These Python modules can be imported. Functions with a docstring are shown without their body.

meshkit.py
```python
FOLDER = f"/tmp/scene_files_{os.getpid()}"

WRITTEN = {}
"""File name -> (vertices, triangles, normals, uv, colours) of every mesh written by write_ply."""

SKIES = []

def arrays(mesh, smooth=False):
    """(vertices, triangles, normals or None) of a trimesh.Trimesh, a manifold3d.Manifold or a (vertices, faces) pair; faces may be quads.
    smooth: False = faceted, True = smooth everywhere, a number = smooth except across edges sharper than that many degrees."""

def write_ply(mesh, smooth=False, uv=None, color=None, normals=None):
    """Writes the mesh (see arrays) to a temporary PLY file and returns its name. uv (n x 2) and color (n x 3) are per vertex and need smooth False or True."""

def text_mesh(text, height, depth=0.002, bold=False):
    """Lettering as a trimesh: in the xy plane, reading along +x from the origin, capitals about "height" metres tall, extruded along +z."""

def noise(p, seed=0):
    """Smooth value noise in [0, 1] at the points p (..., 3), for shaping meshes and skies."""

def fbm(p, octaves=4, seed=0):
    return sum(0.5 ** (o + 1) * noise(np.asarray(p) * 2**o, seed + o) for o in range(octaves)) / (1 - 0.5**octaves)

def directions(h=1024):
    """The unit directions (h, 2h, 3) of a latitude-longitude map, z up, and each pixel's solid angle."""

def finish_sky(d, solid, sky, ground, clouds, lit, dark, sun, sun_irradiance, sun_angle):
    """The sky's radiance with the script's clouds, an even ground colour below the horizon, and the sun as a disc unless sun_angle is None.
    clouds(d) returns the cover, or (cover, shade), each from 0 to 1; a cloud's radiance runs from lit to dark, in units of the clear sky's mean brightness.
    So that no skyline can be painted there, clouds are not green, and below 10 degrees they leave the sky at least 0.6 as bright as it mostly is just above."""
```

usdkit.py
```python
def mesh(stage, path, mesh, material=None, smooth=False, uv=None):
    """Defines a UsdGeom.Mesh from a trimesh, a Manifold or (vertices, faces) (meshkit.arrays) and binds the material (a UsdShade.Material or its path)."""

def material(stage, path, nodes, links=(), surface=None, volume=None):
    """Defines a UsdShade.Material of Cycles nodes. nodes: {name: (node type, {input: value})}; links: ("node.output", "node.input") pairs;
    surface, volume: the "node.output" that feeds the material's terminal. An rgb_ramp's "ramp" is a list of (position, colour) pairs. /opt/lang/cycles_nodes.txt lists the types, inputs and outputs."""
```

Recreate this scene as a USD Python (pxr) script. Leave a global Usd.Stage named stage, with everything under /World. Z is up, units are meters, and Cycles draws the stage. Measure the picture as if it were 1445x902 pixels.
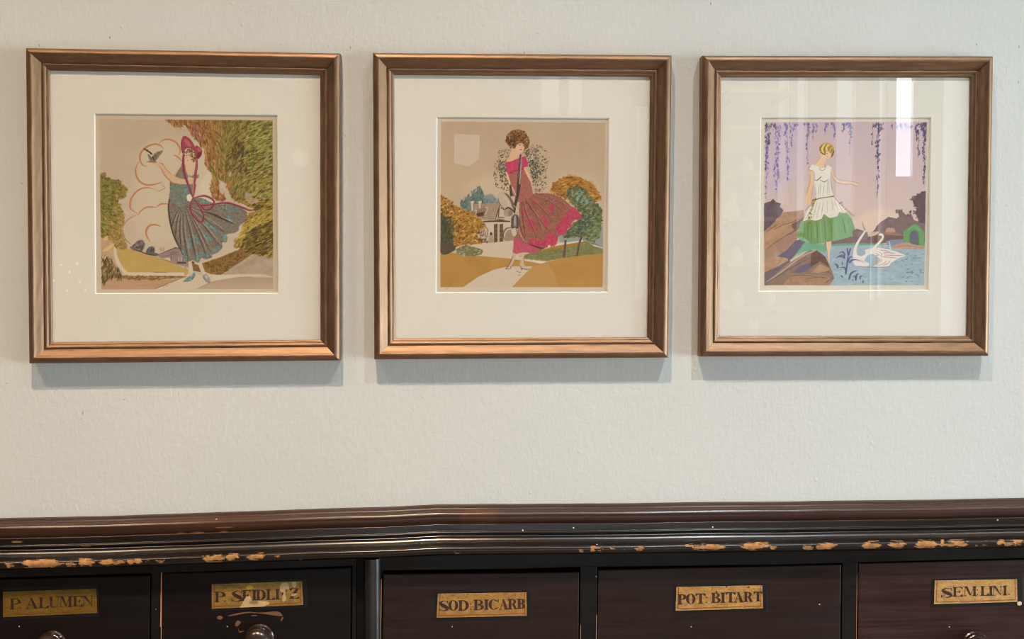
import math, random, numpy as np, trimesh, usdkit, meshkit
from pxr import Usd, UsdGeom, UsdLux, UsdShade, Gf, Sdf, Vt
from shapely.geometry import Polygon, LineString, Point

stage = Usd.Stage.CreateInMemory()
UsdGeom.SetStageUpAxis(stage, "Z")
UsdGeom.SetStageMetersPerUnit(stage, 1.0)
UsdGeom.Xform.Define(stage, "/World")
UsdGeom.Scope.Define(stage, "/World/Looks")

# ------------------------------------------------------------------ camera
W, H, FPX = 1445.0, 902.0, 1450.0
CAM = np.array([0.0, -1.43, 1.55])
YAW, PITCH, ROLL = map(math.radians, (2.43037586, 1.75442462, 0.04151288))
_cy, _sy, _cp, _sp = math.cos(YAW), math.sin(YAW), math.cos(PITCH), math.sin(PITCH)
FWD = np.array([_sy * _cp, _cy * _cp, -_sp])
_r0 = np.array([_cy, -_sy, 0.0])
_u0 = np.cross(_r0, FWD)
RIGHT = math.cos(ROLL) * _r0 + math.sin(ROLL) * _u0
UP = -math.sin(ROLL) * _r0 + math.cos(ROLL) * _u0
cam = UsdGeom.Camera.Define(stage, "/World/camera")
m4 = np.eye(4)
m4[0, :3], m4[1, :3], m4[2, :3], m4[3, :3] = RIGHT, UP, -FWD, CAM
cam.AddTransformOp().Set(Gf.Matrix4d(*m4.ravel().tolist()))
cam.CreateHorizontalApertureAttr(36.0)
cam.CreateVerticalApertureAttr(36.0 * H / W)
cam.CreateFocalLengthAttr(36.0 * FPX / W)
cam.CreateClippingRangeAttr(Gf.Vec2f(0.05, 100.0))
cam.CreateExposureAttr(0.42)

def at(x, y, depth=0.0):
    """The point at distance depth in front of the wall that the photograph shows at pixel (x, y)."""
    d = FWD * FPX + RIGHT * (x - W / 2) + UP * (H / 2 - y)
    return CAM + d * ((-depth - CAM[1]) / d[1])

# ------------------------------------------------------------------ light
def rect_light(name, centre, w, h, direction, color, intensity):
    l = UsdLux.RectLight.Define(stage, "/World/" + name)
    d = np.array(direction, float); d /= np.linalg.norm(d)
    z = -d
    x = np.cross([0, 0, 1.0], z); x /= np.linalg.norm(x)
    y = np.cross(z, x)
    m = np.eye(4); m[0, :3], m[1, :3], m[2, :3], m[3, :3] = x, y, z, centre
    l.AddTransformOp().Set(Gf.Matrix4d(*m.ravel().tolist()))
    l.CreateWidthAttr(w); l.CreateHeightAttr(h)
    l.CreateColorAttr(Gf.Vec3f(*color)); l.CreateIntensityAttr(intensity)
    return l

XL, XR, YF, ZC = -2.7, 5.0, -4.4, 3.80          # the room: left, right, far side, ceiling
# daylight through the shop window on the right and an added low one across the room that lifts the lower wall
DAY = (0.80, 0.93, 1.0)
SIDE_WINDOW = dict(y0=-2.95, y1=-0.85, z0=0.20, z1=2.10)
ADDED_LOW_WINDOW = dict(x0=-0.9, x1=1.7, z0=0.22, z1=1.02)
rect_light("daylight_side", (XR + 0.12, -1.90, 1.15), 2.10, 1.90, (-1, 0, 0), DAY, 19.5)
rect_light("added_low_fill", (0.4, YF - 0.12, 0.62), 2.6, 0.8, (0, 1, 0), DAY, 2.2)
def across(x, y):
    """The point of the far wall that the picture glass mirrors at pixel (x, y)."""
    p = at(x, y, YF - 0.018); return np.array([p[0], YF, p[2]])
# lights of the shop front across the room: each a tall pane, given by where the picture glass mirrors it, and how bright the street is behind it
FRONT = [(1096, 1112, 100, 290, 0.55), (1123, 1138, 100, 330, 0.85), (1178, 1206, 95, 300, 0.85), (1238, 1247, 100, 420, 1.0), (1262, 1290, 95, 252, 5.5), (1328, 1368, 95, 485, 0.95),
         (1225, 1234, 330, 425, 1.6), (762, 792, 60, 164, 0.45), (800, 824, 60, 164, 0.4), (896, 916, 150, 420, 0.3)]
PANES = []
for i, (x0, x1, y0, y1, s_) in enumerate(FRONT):
    a, b = across(x0, y0), across(x1, y1)
    PANES.append((a[0], b[0], b[2], a[2]))
    rect_light(f"daylight_front_{i:03d}", ((a[0] + b[0]) / 2, YF - 0.09, (a[2] + b[2]) / 2), b[0] - a[0], a[2] - b[2], (0, 1, 0), (0.86, 0.88, 1.0), s_ * 1.25)
# (x, y, colour, strength) of the ceiling spots; the last is added to brighten the far shelves
WARM, COOL = (1.0, 0.76, 0.53), (0.88, 0.96, 1.0)
LAMPS = [(-1.55, -1.30, WARM, 980.0), (-0.28, -1.17, WARM, 1150.0), (0.92, -1.25, COOL, 930.0), (2.05, -1.30, WARM, 330.0), (1.75, -3.75, WARM, 900.0)]
LAMP_Z = 3.60
dome = UsdLux.DomeLight.Define(stage, "/World/sky")
dome.CreateColorAttr(Gf.Vec3f(0.85, 0.93, 1.0)); dome.CreateIntensityAttr(0.1)

# ------------------------------------------------------------------ helpers
LOOKS = "/World/Looks/"
_taken = {}
def numbered(parent, name):
    k = (parent, name); n = _taken.get(k, 0); _taken[k] = n + 1
    return f"{parent}/{name}" + (f"_{n:03d}" if n else "")

def thing(name, label, cat, loc=(0, 0, 0), group=None):
    x = UsdGeom.Xform.Define(stage, numbered("/World", name))
    x.AddTranslateOp().Set(Gf.Vec3d(*map(float, loc)))
    tag(x.GetPrim(), label, cat, group)
    return x.GetPrim()

def tag(p, label=None, cat=None, group=None, kind=None):
    for k, v in (("label", label), ("category", cat), ("group", group), ("kind", kind)):
        if v: p.SetCustomDataByKey(k, v)
    return p

def origin(parent):
    """World position of a parent, so that parts can be modelled in room coordinates."""
    m = UsdGeom.XformCache().GetLocalToWorldTransform(parent)
    return np.array(m.ExtractTranslation())

def obj(name, mesh, mat, parent=None, smooth=False, label=None):
    path = numbered(str(parent.GetPath()) if parent else "/World", name)
    v, f, n = meshkit.arrays(mesh, smooth)
    if parent: v = v - origin(parent)
    g = UsdGeom.Mesh.Define(stage, path)
    g.CreatePointsAttr(Vt.Vec3fArray.FromNumpy(v.astype(np.float32)))
    g.CreateFaceVertexCountsAttr(Vt.IntArray.FromNumpy(np.full(len(f), 3, np.int32)))
    g.CreateFaceVertexIndicesAttr(Vt.IntArray.FromNumpy(f.astype(np.int32).ravel()))
    g.CreateSubdivisionSchemeAttr("none")
    if n is not None:
        g.CreateNormalsAttr(Vt.Vec3fArray.FromNumpy(n.astype(np.float32))); g.SetNormalsInterpolation("vertex")
    UsdShade.MaterialBindingAPI.Apply(g.GetPrim()).Bind(UsdShade.Material.Get(stage, LOOKS + mat))
    if label: tag(g.GetPrim(), label)
    return g.GetPrim()

def paint(prim, name, values):
    """Per-vertex colours (linear) or numbers of a mesh, read by its material."""
    pv = UsdGeom.PrimvarsAPI(prim)
    a = np.asarray(values, np.float32)
    if a.ndim == 2: pv.CreatePrimvar(name, Sdf.ValueTypeNames.Color3fArray, "vertex").Set(Vt.Vec3fArray.FromNumpy(a))
    else: pv.CreatePrimvar(name, Sdf.ValueTypeNames.FloatArray, "vertex").Set(Vt.FloatArray.FromNumpy(a))

def struct(name, mesh, mat, smooth=False, label=None):
    return tag(obj(name, mesh, mat, None, smooth), label, None, None, "structure")

def box(lo, hi):
    lo, hi = np.minimum(lo, hi), np.maximum(lo, hi)
    b = trimesh.creation.box(np.array(hi, float) - lo); b.apply_translation((np.array(hi, float) + lo) / 2); return b

def join(parts): return trimesh.util.concatenate(parts)

def lathe(profile, sections=32):
    m = trimesh.creation.revolve(np.array(profile, float), sections=sections)
    if m.volume < 0: m.invert()
    return m

def grid_faces(nu, nv):
    i, j = np.meshgrid(np.arange(nu - 1), np.arange(nv - 1), indexing="ij")
    a = (i * nv + j).ravel()
    return np.vstack([np.stack([a, a + nv, a + nv + 1], 1), np.stack([a, a + nv + 1, a + 1], 1)])

def slab(quad, thick, bevel=0.0012):
    """A board whose front outline is the four points (top left, top right, bottom right, bottom left), with eased edges, thick metres deep (+y)."""
    q = np.array(quad, float)
    c = q.mean(0)
    u = (q[1] - q[0] + q[2] - q[3]); u /= np.linalg.norm(u)
    v = (q[3] - q[0] + q[2] - q[1]); v /= np.linalg.norm(v)
    su, sv = np.array([1, -1, -1, 1]), np.array([1, 1, -1, -1])
    rings = []
    for inset, back in ((bevel, 0), (bevel * 0.3, bevel * 0.3), (0, bevel), (0, thick)):
        rings.append(q + inset * (su[:, None] * u + sv[:, None] * v) + np.array([0, back, 0]))
    V = np.vstack(rings); F = [[0, 2, 1], [0, 3, 2]]
    for r in range(3):
        for k in range(4):
            a, b = 4 * r + k, 4 * r + (k + 1) % 4
            F += [[a, b, b + 4], [a, b + 4, a + 4]]
    F += [[12, 13, 14], [12, 14, 15]]
    m = trimesh.Trimesh(V, F, process=False); m.fix_normals(); return m

def lin(c):
    c = np.asarray(c, float) / 255.0
    return np.where(c <= 0.04045, c / 12.92, ((c + 0.055) / 1.055) ** 2.4)

# ------------------------------------------------------------------ materials
def material(name, nodes, links, surface): return usdkit.material(stage, LOOKS + name, nodes, links, surface=surface)

def plain(name, color, rough=0.5, metal=0.0, bump=None, **extra):
    nodes = {"p": ("principled_bsdf", {"base_color": color, "roughness": rough, "metallic": metal, **extra})}
    links = []
    if bump:
        scale, dist = bump
        nodes |= {"tc": ("texture_coordinate", {}), "n": ("noise_texture", {"scale": scale, "detail": 4}), "b": ("bump", {"strength": 0.5, "distance": dist})}
        links += [("tc.object", "n.vector"), ("n.fac", "b.height"), ("b.normal", "p.normal")]
    material(name, nodes, links, "p.BSDF")

def painted(name, attribute, rough, spec=0.5, coat=0.0):
    material(name, {"a": ("attribute", {"attribute": attribute}), "p": ("principled_bsdf", {"roughness": rough, "specular_ior_level": spec, "coat_weight": coat, "coat_roughness": 0.15})},
             [("a.color", "p.base_color")], "p.BSDF")
painted("print_ink", "ink", 0.8, 0.15)
painted("label_ink", "ink", 0.38, 0.4)
def mask_mix(base, other, mask_node):  # colour mix node text
    return ("mix_color", {"blend_type": "mix", "a": base, "b": other})

# wall: old sage emulsion, brushed, with little nicks that show the dark under-coat
NICKS = [(1003, 5, 2, 5), (155, 53, 2, 5), (55.5, 64, 1.2, 4), (494.5, 67, 1.6, 4), (739.5, 74.2, 1.6, 3), (116.5, 583.5, 1.4, 4.5), (114, 592, 1.6, 1.6), (117.6, 581, 1.2, 2.5), (175, 564, 4, 1),
         (1378, 63, 1.8, 4), (1438, 66, 1.5, 4), (1437, 116, 1.5, 4), (31, 259, 1.8, 1.8), (487, 192, 1.2, 3), (10, 541, 5, 1), (60, 600, 1.2, 2.0), (1420, 290, 1, 3)]
nodes = {"tc": ("texture_coordinate", {}),
         "m1": ("mapping", {"scale": (44, 44, 22)}), "n1": ("noise_texture", {"scale": 3.2, "detail": 3, "roughness": 0.55, "distortion": 0.6}),
         "m2": ("mapping", {"scale": (9, 9, 30), "rotation": (0, 0.5, 0)}), "n2": ("noise_texture", {"scale": 5, "detail": 3, "distortion": 0.8}),
         "vo": ("voronoi_texture", {"scale": 34.0, "randomness": 1.0}), "vr": ("map_range", {"from_min": 0.0, "from_max": 0.10, "to_min": 1.0, "to_max": 0.0, "clamp": True}),
         "vw": ("white_noise_texture", {"dimensions": "3D"}), "vt": ("math", {"math_type": "greater_than", "value2": 0.80}), "vm": ("math", {"math_type": "multiply"}),
         "a1": ("math", {"math_type": "multiply_add", "value2": 0.45}), "a2": ("math", {"math_type": "multiply_add", "value2": 1.1}),
         "b": ("bump", {"strength": 0.30, "distance": 0.0014}),
         "n3": ("noise_texture", {"scale": 2.2, "detail": 3}), "rp": ("rgb_ramp", {"ramp": [(0.3, (0.605, 0.608, 0.590)), (0.7, (0.655, 0.660, 0.640))]}),
         "mx": ("mix_color", {"b": (0.12, 0.10, 0.075)}), "p": ("principled_bsdf", {"roughness": 0.55, "specular_ior_level": 0.35})}
links = [("tc.object", "m1.vector"), ("tc.object", "m2.vector"), ("m1.vector", "n1.vector"), ("m2.vector", "n2.vector"), ("tc.object", "n3.vector"), ("tc.object", "vo.vector"),
         ("vo.distance", "vr.value"), ("vo.color", "vw.vector"), ("vw.value", "vt.value1"), ("vr.result", "vm.value1"), ("vt.value", "vm.value2"),
         ("n2.fac", "a1.value1"), ("n1.fac", "a1.value3"), ("vm.value", "a2.value1"), ("a1.value", "a2.value3"), ("a2.value", "b.height"), ("b.normal", "p.normal"),
         ("n3.fac", "rp.fac"), ("rp.color", "mx.a"), ("mx.result", "p.base_color")]
prev = None
for i, (x, y, rx, ry) in enumerate(NICKS):      # each nick an ellipse round its place on the wall
    c = at(x, y)
    s = np.array([1 / (rx * 0.00098), 0.0, 1 / (ry * 0.00098)]) * 2
    nodes[f"k{i}"] = ("vector_math", {"math_type": "multiply_add", "vector2": s, "vector3": -c * s})
    nodes[f"l{i}"] = ("vector_math", {"math_type": "length"})
    links += [("tc.object", f"k{i}.vector1"), (f"k{i}.vector", f"l{i}.vector1")]
    if prev:
        nodes[f"q{i}"] = ("math", {"math_type": "minimum"}); links += [(prev, f"q{i}.value1"), (f"l{i}.value", f"q{i}.value2")]
        prev = f"q{i}.value"
    else: prev = "l0.value"
nodes["kr"] = ("map_range", {"from_min": 0.6, "from_max": 1.1, "to_min": 0.72, "to_max": 0.0, "clamp": True})
links += [(prev, "kr.value"), ("kr.result", "mx.fac")]
material("wall_paint", nodes, links, "p.BSDF")

def wood(name, dark, light, rough, spec=0.5, fleck=0.92, grain=(1.2, 40, 40), coat=0.35, scuff=0.0):
    """Old varnished mahogany: grain along x, dust specks, scuffs where the gloss is worn dull."""
    nodes = {"tc": ("texture_coordinate", {}), "m": ("mapping", {"scale": grain}), "n": ("noise_texture", {"scale": 4.0, "detail": 6, "roughness": 0.65, "distortion": 0.5}),
             "r": ("rgb_ramp", {"ramp": [(0.32, dark), (0.72, light)]}),
             "n2": ("noise_texture", {"scale": 9.0, "detail": 4}), "rr": ("map_range", {"from_min": 0.35, "from_max": 0.7, "to_min": rough * 0.75, "to_max": rough * 1.35, "clamp": True}),
             "v": ("voronoi_texture", {"scale": 75.0}), "vd": ("math", {"math_type": "less_than", "value2": 0.085}), "vw": ("white_noise_texture", {"dimensions": "3D"}),
             "vt": ("math", {"math_type": "greater_than", "value2": fleck}), "vm": ("math", {"math_type": "multiply"}), "mx": ("mix_color", {"b": (0.42, 0.37, 0.31)}),
             "b": ("bump", {"strength": 0.35, "distance": 0.0006}),
             "p": ("principled_bsdf", {"specular_ior_level": spec, "coat_weight": coat, "coat_roughness": rough * 0.7})}
    links = [("tc.object", "m.vector"), ("m.vector", "n.vector"), ("n.fac", "r.fac"), ("tc.object", "n2.vector"), ("n2.fac", "rr.value"), ("rr.result", "p.roughness"),
             ("tc.object", "v.vector"), ("v.distance", "vd.value1"), ("v.color", "vw.vector"), ("vw.value", "vt.value1"), ("vd.value", "vm.value1"), ("vt.value", "vm.value2"),
             ("vm.value", "mx.fac"), ("r.color", "mx.a"), ("mx.result", "p.base_color"), ("n.fac", "b.height"), ("b.normal", "p.normal")]
    material(name, nodes, links, "p.BSDF")
wood("dark_rail_wood", (0.006, 0.0055, 0.005), (0.014, 0.010, 0.0085), 0.42, 0.16, 0.9, coat=0.0)
wood("drawer_wood_black", (0.006, 0.005, 0.0045), (0.013, 0.0075, 0.0065), 0.42, 0.15, 0.86, coat=0.0)
wood("drawer_wood_brown", (0.012, 0.006, 0.0045), (0.030, 0.0125, 0.0095), 0.42, 0.22, 0.88, coat=0.0)
wood("drawer_wood_red", (0.016, 0.0065, 0.0055), (0.060, 0.022, 0.017), 0.42, 0.25, 0.92, coat=0.0)
wood("post_wood", (0.006, 0.005, 0.005), (0.020, 0.011, 0.009), 0.33, 0.5, 0.9, (40, 40, 1.5), coat=0.5)
wood("knob_wood", (0.014, 0.007, 0.005), (0.040, 0.018, 0.013), 0.22, 0.5, 0.97, (30, 30, 30), coat=0.8)
plain("bare_wood_edge", (0.42, 0.19, 0.075), 0.7)
# the cornice reads its worn patches from its own vertices: 1 = bare wood, with grain of the varnish elsewhere
material("cornice_wood", {"tc": ("texture_coordinate", {}), "m": ("mapping", {"scale": (1.0, 30, 30)}), "n": ("noise_texture", {"scale": 4, "detail": 6, "roughness": 0.65, "distortion": 0.4}),
    "tone": ("attribute", {"attribute": "tone"}), "wear": ("attribute", {"attribute": "wear"}),
    "r": ("rgb_ramp", {"ramp": [(0.3, (0.55, 0.50, 0.47)), (0.72, (1.25, 1.25, 1.25))]}), "mu": ("mix_color", {"blend_type": "multiply", "fac": 1.0}),
    "n2": ("noise_texture", {"scale": 130.0, "detail": 4}), "rb": ("rgb_ramp", {"ramp": [(0.3, (0.27, 0.115, 0.036)), (0.7, (0.50, 0.235, 0.075))]}),
    "mx": ("mix_color", {}), "n4": ("noise_texture", {"scale": 7.0, "detail": 4}), "rr": ("map_range", {"from_min": 0.35, "from_max": 0.7, "to_min": 0.20, "to_max": 0.32, "clamp": True}),
    "rw": ("mix_float", {"b": 0.8}), "v": ("voronoi_texture", {"scale": 85.0}), "vd": ("math", {"math_type": "less_than", "value2": 0.10}), "vw": ("white_noise_texture", {"dimensions": "3D"}),
    "vt": ("math", {"math_type": "greater_than", "value2": 0.93}), "vm": ("math", {"math_type": "multiply"}), "mf": ("mix_color", {"b": (0.62, 0.57, 0.52)}),
    "b": ("bump", {"strength": 0.03, "distance": 0.0003}), "p": ("principled_bsdf", {"specular_ior_level": 0.5})},
    [("tc.object", "m.vector"), ("m.vector", "n.vector"), ("n.fac", "r.fac"), ("tone.color", "mu.a"), ("r.color", "mu.b"), ("tc.object", "n2.vector"), ("n2.fac", "rb.fac"),
     ("mu.result", "mx.a"), ("rb.color", "mx.b"), ("wear.fac", "mx.fac"), ("tc.object", "n4.vector"), ("n4.fac", "rr.value"), ("rr.result", "rw.a"), ("wear.fac", "rw.fac"), ("rw.result", "p.roughness"),
     ("tc.object", "v.vector"), ("v.distance", "vd.value1"), ("v.color", "vw.vector"), ("vw.value", "vt.value1"), ("vd.value", "vm.value1"), ("vt.value", "vm.value2"), ("vm.value", "mf.fac"),
     ("mx.result", "mf.a"), ("mf.result", "p.base_color"), ("n.fac", "b.height"), ("b.normal", "p.normal")], "p.BSDF")

def bronze(name, grain):
    """Bronze leaf on wood, brushed along the rail, rubbed brighter in streaks."""
    material(name, {"tc": ("texture_coordinate", {}), "m": ("mapping", {"scale": grain}), "n": ("noise_texture", {"scale": 5, "detail": 5, "roughness": 0.7}),
        "r": ("rgb_ramp", {"ramp": [(0.30, (0.205, 0.120, 0.070)), (0.55, (0.265, 0.160, 0.095)), (0.80, (0.345, 0.225, 0.145))]}),
        "rr": ("map_range", {"from_min": 0.3, "from_max": 0.7, "to_min": 0.40, "to_max": 0.56, "clamp": True}), "b": ("bump", {"strength": 0.25, "distance": 0.0003}),
        "p": ("principled_bsdf", {"metallic": 0.85})},
        [("tc.object", "m.vector"), ("m.vector", "n.vector"), ("n.fac", "r.fac"), ("r.color", "p.base_color"), ("n.fac", "rr.value"), ("rr.result", "p.roughness"), ("n.fac", "b.height"), ("b.normal", "p.normal")], "p.BSDF")
bronze("bronze_across", (6, 40, 40)); bronze("bronze_upright", (40, 40, 6))
plain("mat_board", (0.78, 0.735, 0.665), 0.85, bump=(420, 0.0003), specular_ior_level=0.2)
plain("mat_bevel", (0.90, 0.88, 0.83), 0.7)
plain("label_mount", (0.008, 0.007, 0.007), 0.45, specular_ior_level=0.25); plain("scar_wood", (0.16, 0.070, 0.032), 0.7); plain("pale_chip", (0.62, 0.52, 0.28), 0.6)
plain("backing_board", (0.20, 0.15, 0.10), 0.8)
material("glazing", {"t": ("transparent_bsdf", {"color": (0.985, 0.99, 0.985)}), "g": ("glossy_bsdf", {"color": (1, 1, 1), "roughness": 0.0}), "f": ("layer_weight", {"blend": 0.5}), "w": ("math", {"math_type": "power", "value2": 5.0}), "k": ("math", {"math_type": "multiply_add", "value2": 0.93, "value3": 0.065}), "x": ("mix_closure", {})},
         [("f.facing", "w.value1"), ("w.value", "k.value1"), ("k.value", "x.fac"), ("t.BSDF", "x.closure1"), ("g.BSDF", "x.closure2")], "x.closure")
plain("room_plaster", (0.17, 0.15, 0.125), 0.8); plain("ceiling_paint", (0.34, 0.32, 0.29), 0.85); plain("floor_boards", (0.20, 0.15, 0.11), 0.45, bump=(12, 0.001))
plain("white_gloss", (0.74, 0.74, 0.72), 0.3); plain("shelf_wood", (0.10, 0.055, 0.03), 0.5); plain("white_china", (0.82, 0.81, 0.78), 0.12)
plain("shelf_pale", (0.42, 0.38, 0.32), 0.6)
for n_, c_, s_ in (("glowing_paper", (1.0, 0.95, 0.97), 1.0), ("globe_glow", (1.0, 0.93, 0.82), 0.6), ("glint_glow", (1.0, 0.78, 0.55), 3.0)): material(n_, {"e": ("emission", {"color": c_, "strength": s_})}, [], "e.emission")
plain("lamp_black", (0.03, 0.03, 0.03), 0.5); plain("lamp_metal", (0.62, 0.62, 0.60), 0.35, 0.6); plain("notice_paper", (0.85, 0.84, 0.80), 0.8); plain("notice_ink", (0.12, 0.12, 0.14), 0.7); plain("linen_curtain", (0.72, 0.74, 0.78), 0.9); plain("tan_cloth", (0.36, 0.26, 0.18), 0.9)

# ------------------------------------------------------------------ the room
TOP = [(-400, 740.0), (0, 731.4), (180, 727.0), (360, 721.0), (500, 716.6), (560, 714.6), (620, 711.9), (720, 711.0), (900, 709.8), (1080, 708.0), (1260, 705.8), (1445, 702.6), (1900, 696.0)]
TOPX = np.array([at(x, y)[0] for x, y in TOP]); TOPZ = np.array([at(x, y)[2] for x, y in TOP])
def top_z(x): return np.interp(x, TOPX, TOPZ)          # where the sagging cornice meets the wall
CX0, CX1 = at(-345, 740)[0], at(1800, 700)[0]          # the cabinet's two ends
struct("wall_back", join([box((XL, 0, 1.215), (XR, 0.12, ZC)), box((XL, 0, 0), (CX0 - 0.004, 0.12, 1.215)), box((CX1 + 0.004, 0, 0), (XR, 0.12, 1.215)), box((XL, 0.40, 0), (XR, 0.46, 1.215))]), "wall_paint")
w = SIDE_WINDOW
struct("wall_right", join([box((XR, YF, 0), (XR + 0.1, w["y0"], ZC)), box((XR, w["y1"], 0), (XR + 0.1, 0.12, ZC)), box((XR, w["y0"], 0), (XR + 0.1, w["y1"], w["z0"])), box((XR, w["y0"], w["z1"]), (XR + 0.1, w["y1"], ZC))]), "room_plaster")
struct("wall_left", box((XL - 0.1, YF, 0), (XL, 0.12, ZC)), "room_plaster")
from shapely.geometry import box as _rect
from shapely import union_all
def far_wall():
    """The shop-front wall with its openings."""
    g = _rect(XL, 0, XR, ZC).difference(union_all([_rect(a, c, b_, d) for a, b_, c, d in PANES + [(ADDED_LOW_WINDOW["x0"], ADDED_LOW_WINDOW["x1"], ADDED_LOW_WINDOW["z0"], ADDED_LOW_WINDOW["z1"])]]))
    m = trimesh.creation.extrude_polygon(g, 0.08, engine="earcut"); v = m.vertices
    m = trimesh.Trimesh(np.stack([v[:, 0], YF - 0.08 + v[:, 2], v[:, 1]], 1), m.faces); m.fix_normals(); return m
struct("wall_front", far_wall(), "room_plaster")
struct("floor", box((XL, YF, -0.05), (XR, 0.46, 0)), "floor_boards")
struct("ceiling", box((XL, YF, ZC), (XR, 0.12, ZC + 0.06)), "ceiling_paint")

def window(n, lo, hi, axis, bars, t=0.045):
    """A sash: frame, glazing bars and pane, set in the wall's opening."""
    x = UsdGeom.Xform.Define(stage, f"/World/window_{n}"); p = tag(x.GetPrim(), None, None, None, "structure")
    lo, hi = np.array(lo, float), np.array(hi, float); a = 1 - axis
    fr = []
    for side in (0, 1):
        l, h = lo.copy(), hi.copy()
        if side: l[a] = h[a] - t
        else: h[a] = l[a] + t
        fr.append(box(l, h))
        l, h = lo.copy(), hi.copy()
        if side: l[2] = h[2] - t
        else: h[2] = l[2] + t
        fr.append(box(l, h))
    obj("window_frame", join(fr), "white_gloss", p)
    for k in bars:
        l, h = lo.copy(), hi.copy(); l[a], h[a] = k - 0.012, k + 0.012; l[2] += t; h[2] -= t
        obj("glazing_bar", box(l, h), "white_gloss", p)
    l, h = lo + t * 0.8, hi - t * 0.8; mid = (lo[axis] + hi[axis]) / 2; l[axis], h[axis] = mid - 0.002, mid + 0.002
    obj("pane", box(l, h), "glazing", p)
w = SIDE_WINDOW; window(1, (XR + 0.02, w["y0"], w["z0"]), (XR + 0.07, w["y1"], w["z1"]), 0, (-2.25, -1.55))
for k, (a, b_, c, d) in enumerate(PANES): window(k + 4, (a, YF - 0.06, c), (b_, YF - 0.03, d), 1, (), 0.012)
w = ADDED_LOW_WINDOW; window(2, (w["x0"], YF - 0.07, w["z0"]), (w["x1"], YF - 0.02, w["z1"]), 1, (-0.03, 0.84))  # unseen low window, added for the fill light behind it

# ------------------------------------------------------------------ the apothecary drawers under the wall
cab = thing("apothecary_cabinet", "black-brown apothecary drawer cabinet with worn moulded cornice below the three pictures", "cabinet", (0, 0.18, 0))
# the cornice: (distance from the wall in mm, height of the line in the photograph where x = 900)
PROFILE = [(-8, 709.5), (0.6, 710), (5, 711.6), (9, 715.6), (10, 717.2), (11, 718.0), (12.2, 718.4), (15, 719.4), (18, 721.8), (20, 725.2), (20.9, 729), (20.6, 732.5), (19.5, 735.5), (18, 737.2), (21.3, 737.9), (21.9, 738.8), (21.9, 747.6), (24.6, 749.2), (25.2, 751.0),
           (22.0, 751.6), (22.0, 753.6), (25.2, 754.2), (25.6, 755.8), (26.2, 757.6), (28.4, 760.8), (31.5, 763.6), (35.4, 766.0), (39.4, 767.8), (41.0, 768.6), (43.4, 769.5), (45.4, 771.4), (46.4, 774.0), (46.3, 776.6), (45.0, 779.2), (42.0, 780.6), (30, 780.9), (20, 780.9)]
prof = np.array([[d / 1000, at(900, y, d / 1000)[2] - top_z(at(900, 709.8)[0])] for d, y in PROFILE])
dense = [prof[0]]
for a, b in zip(prof[:-1], prof[1:]):
    n = max(1, int(np.linalg.norm(b - a) / 0.0009))
    dense += [a + (b - a) * (k + 1) / n for k in range(n)]
dense = np.array(dense); dense[-1] = prof[-1]
CW, CP = 1750, len(dense)
cx = np.linspace(CX0, CX1, CW)
X = np.repeat(cx, CP); D = np.tile(dense[:, 0], CW); Z = np.tile(dense[:, 1], CW)
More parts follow.
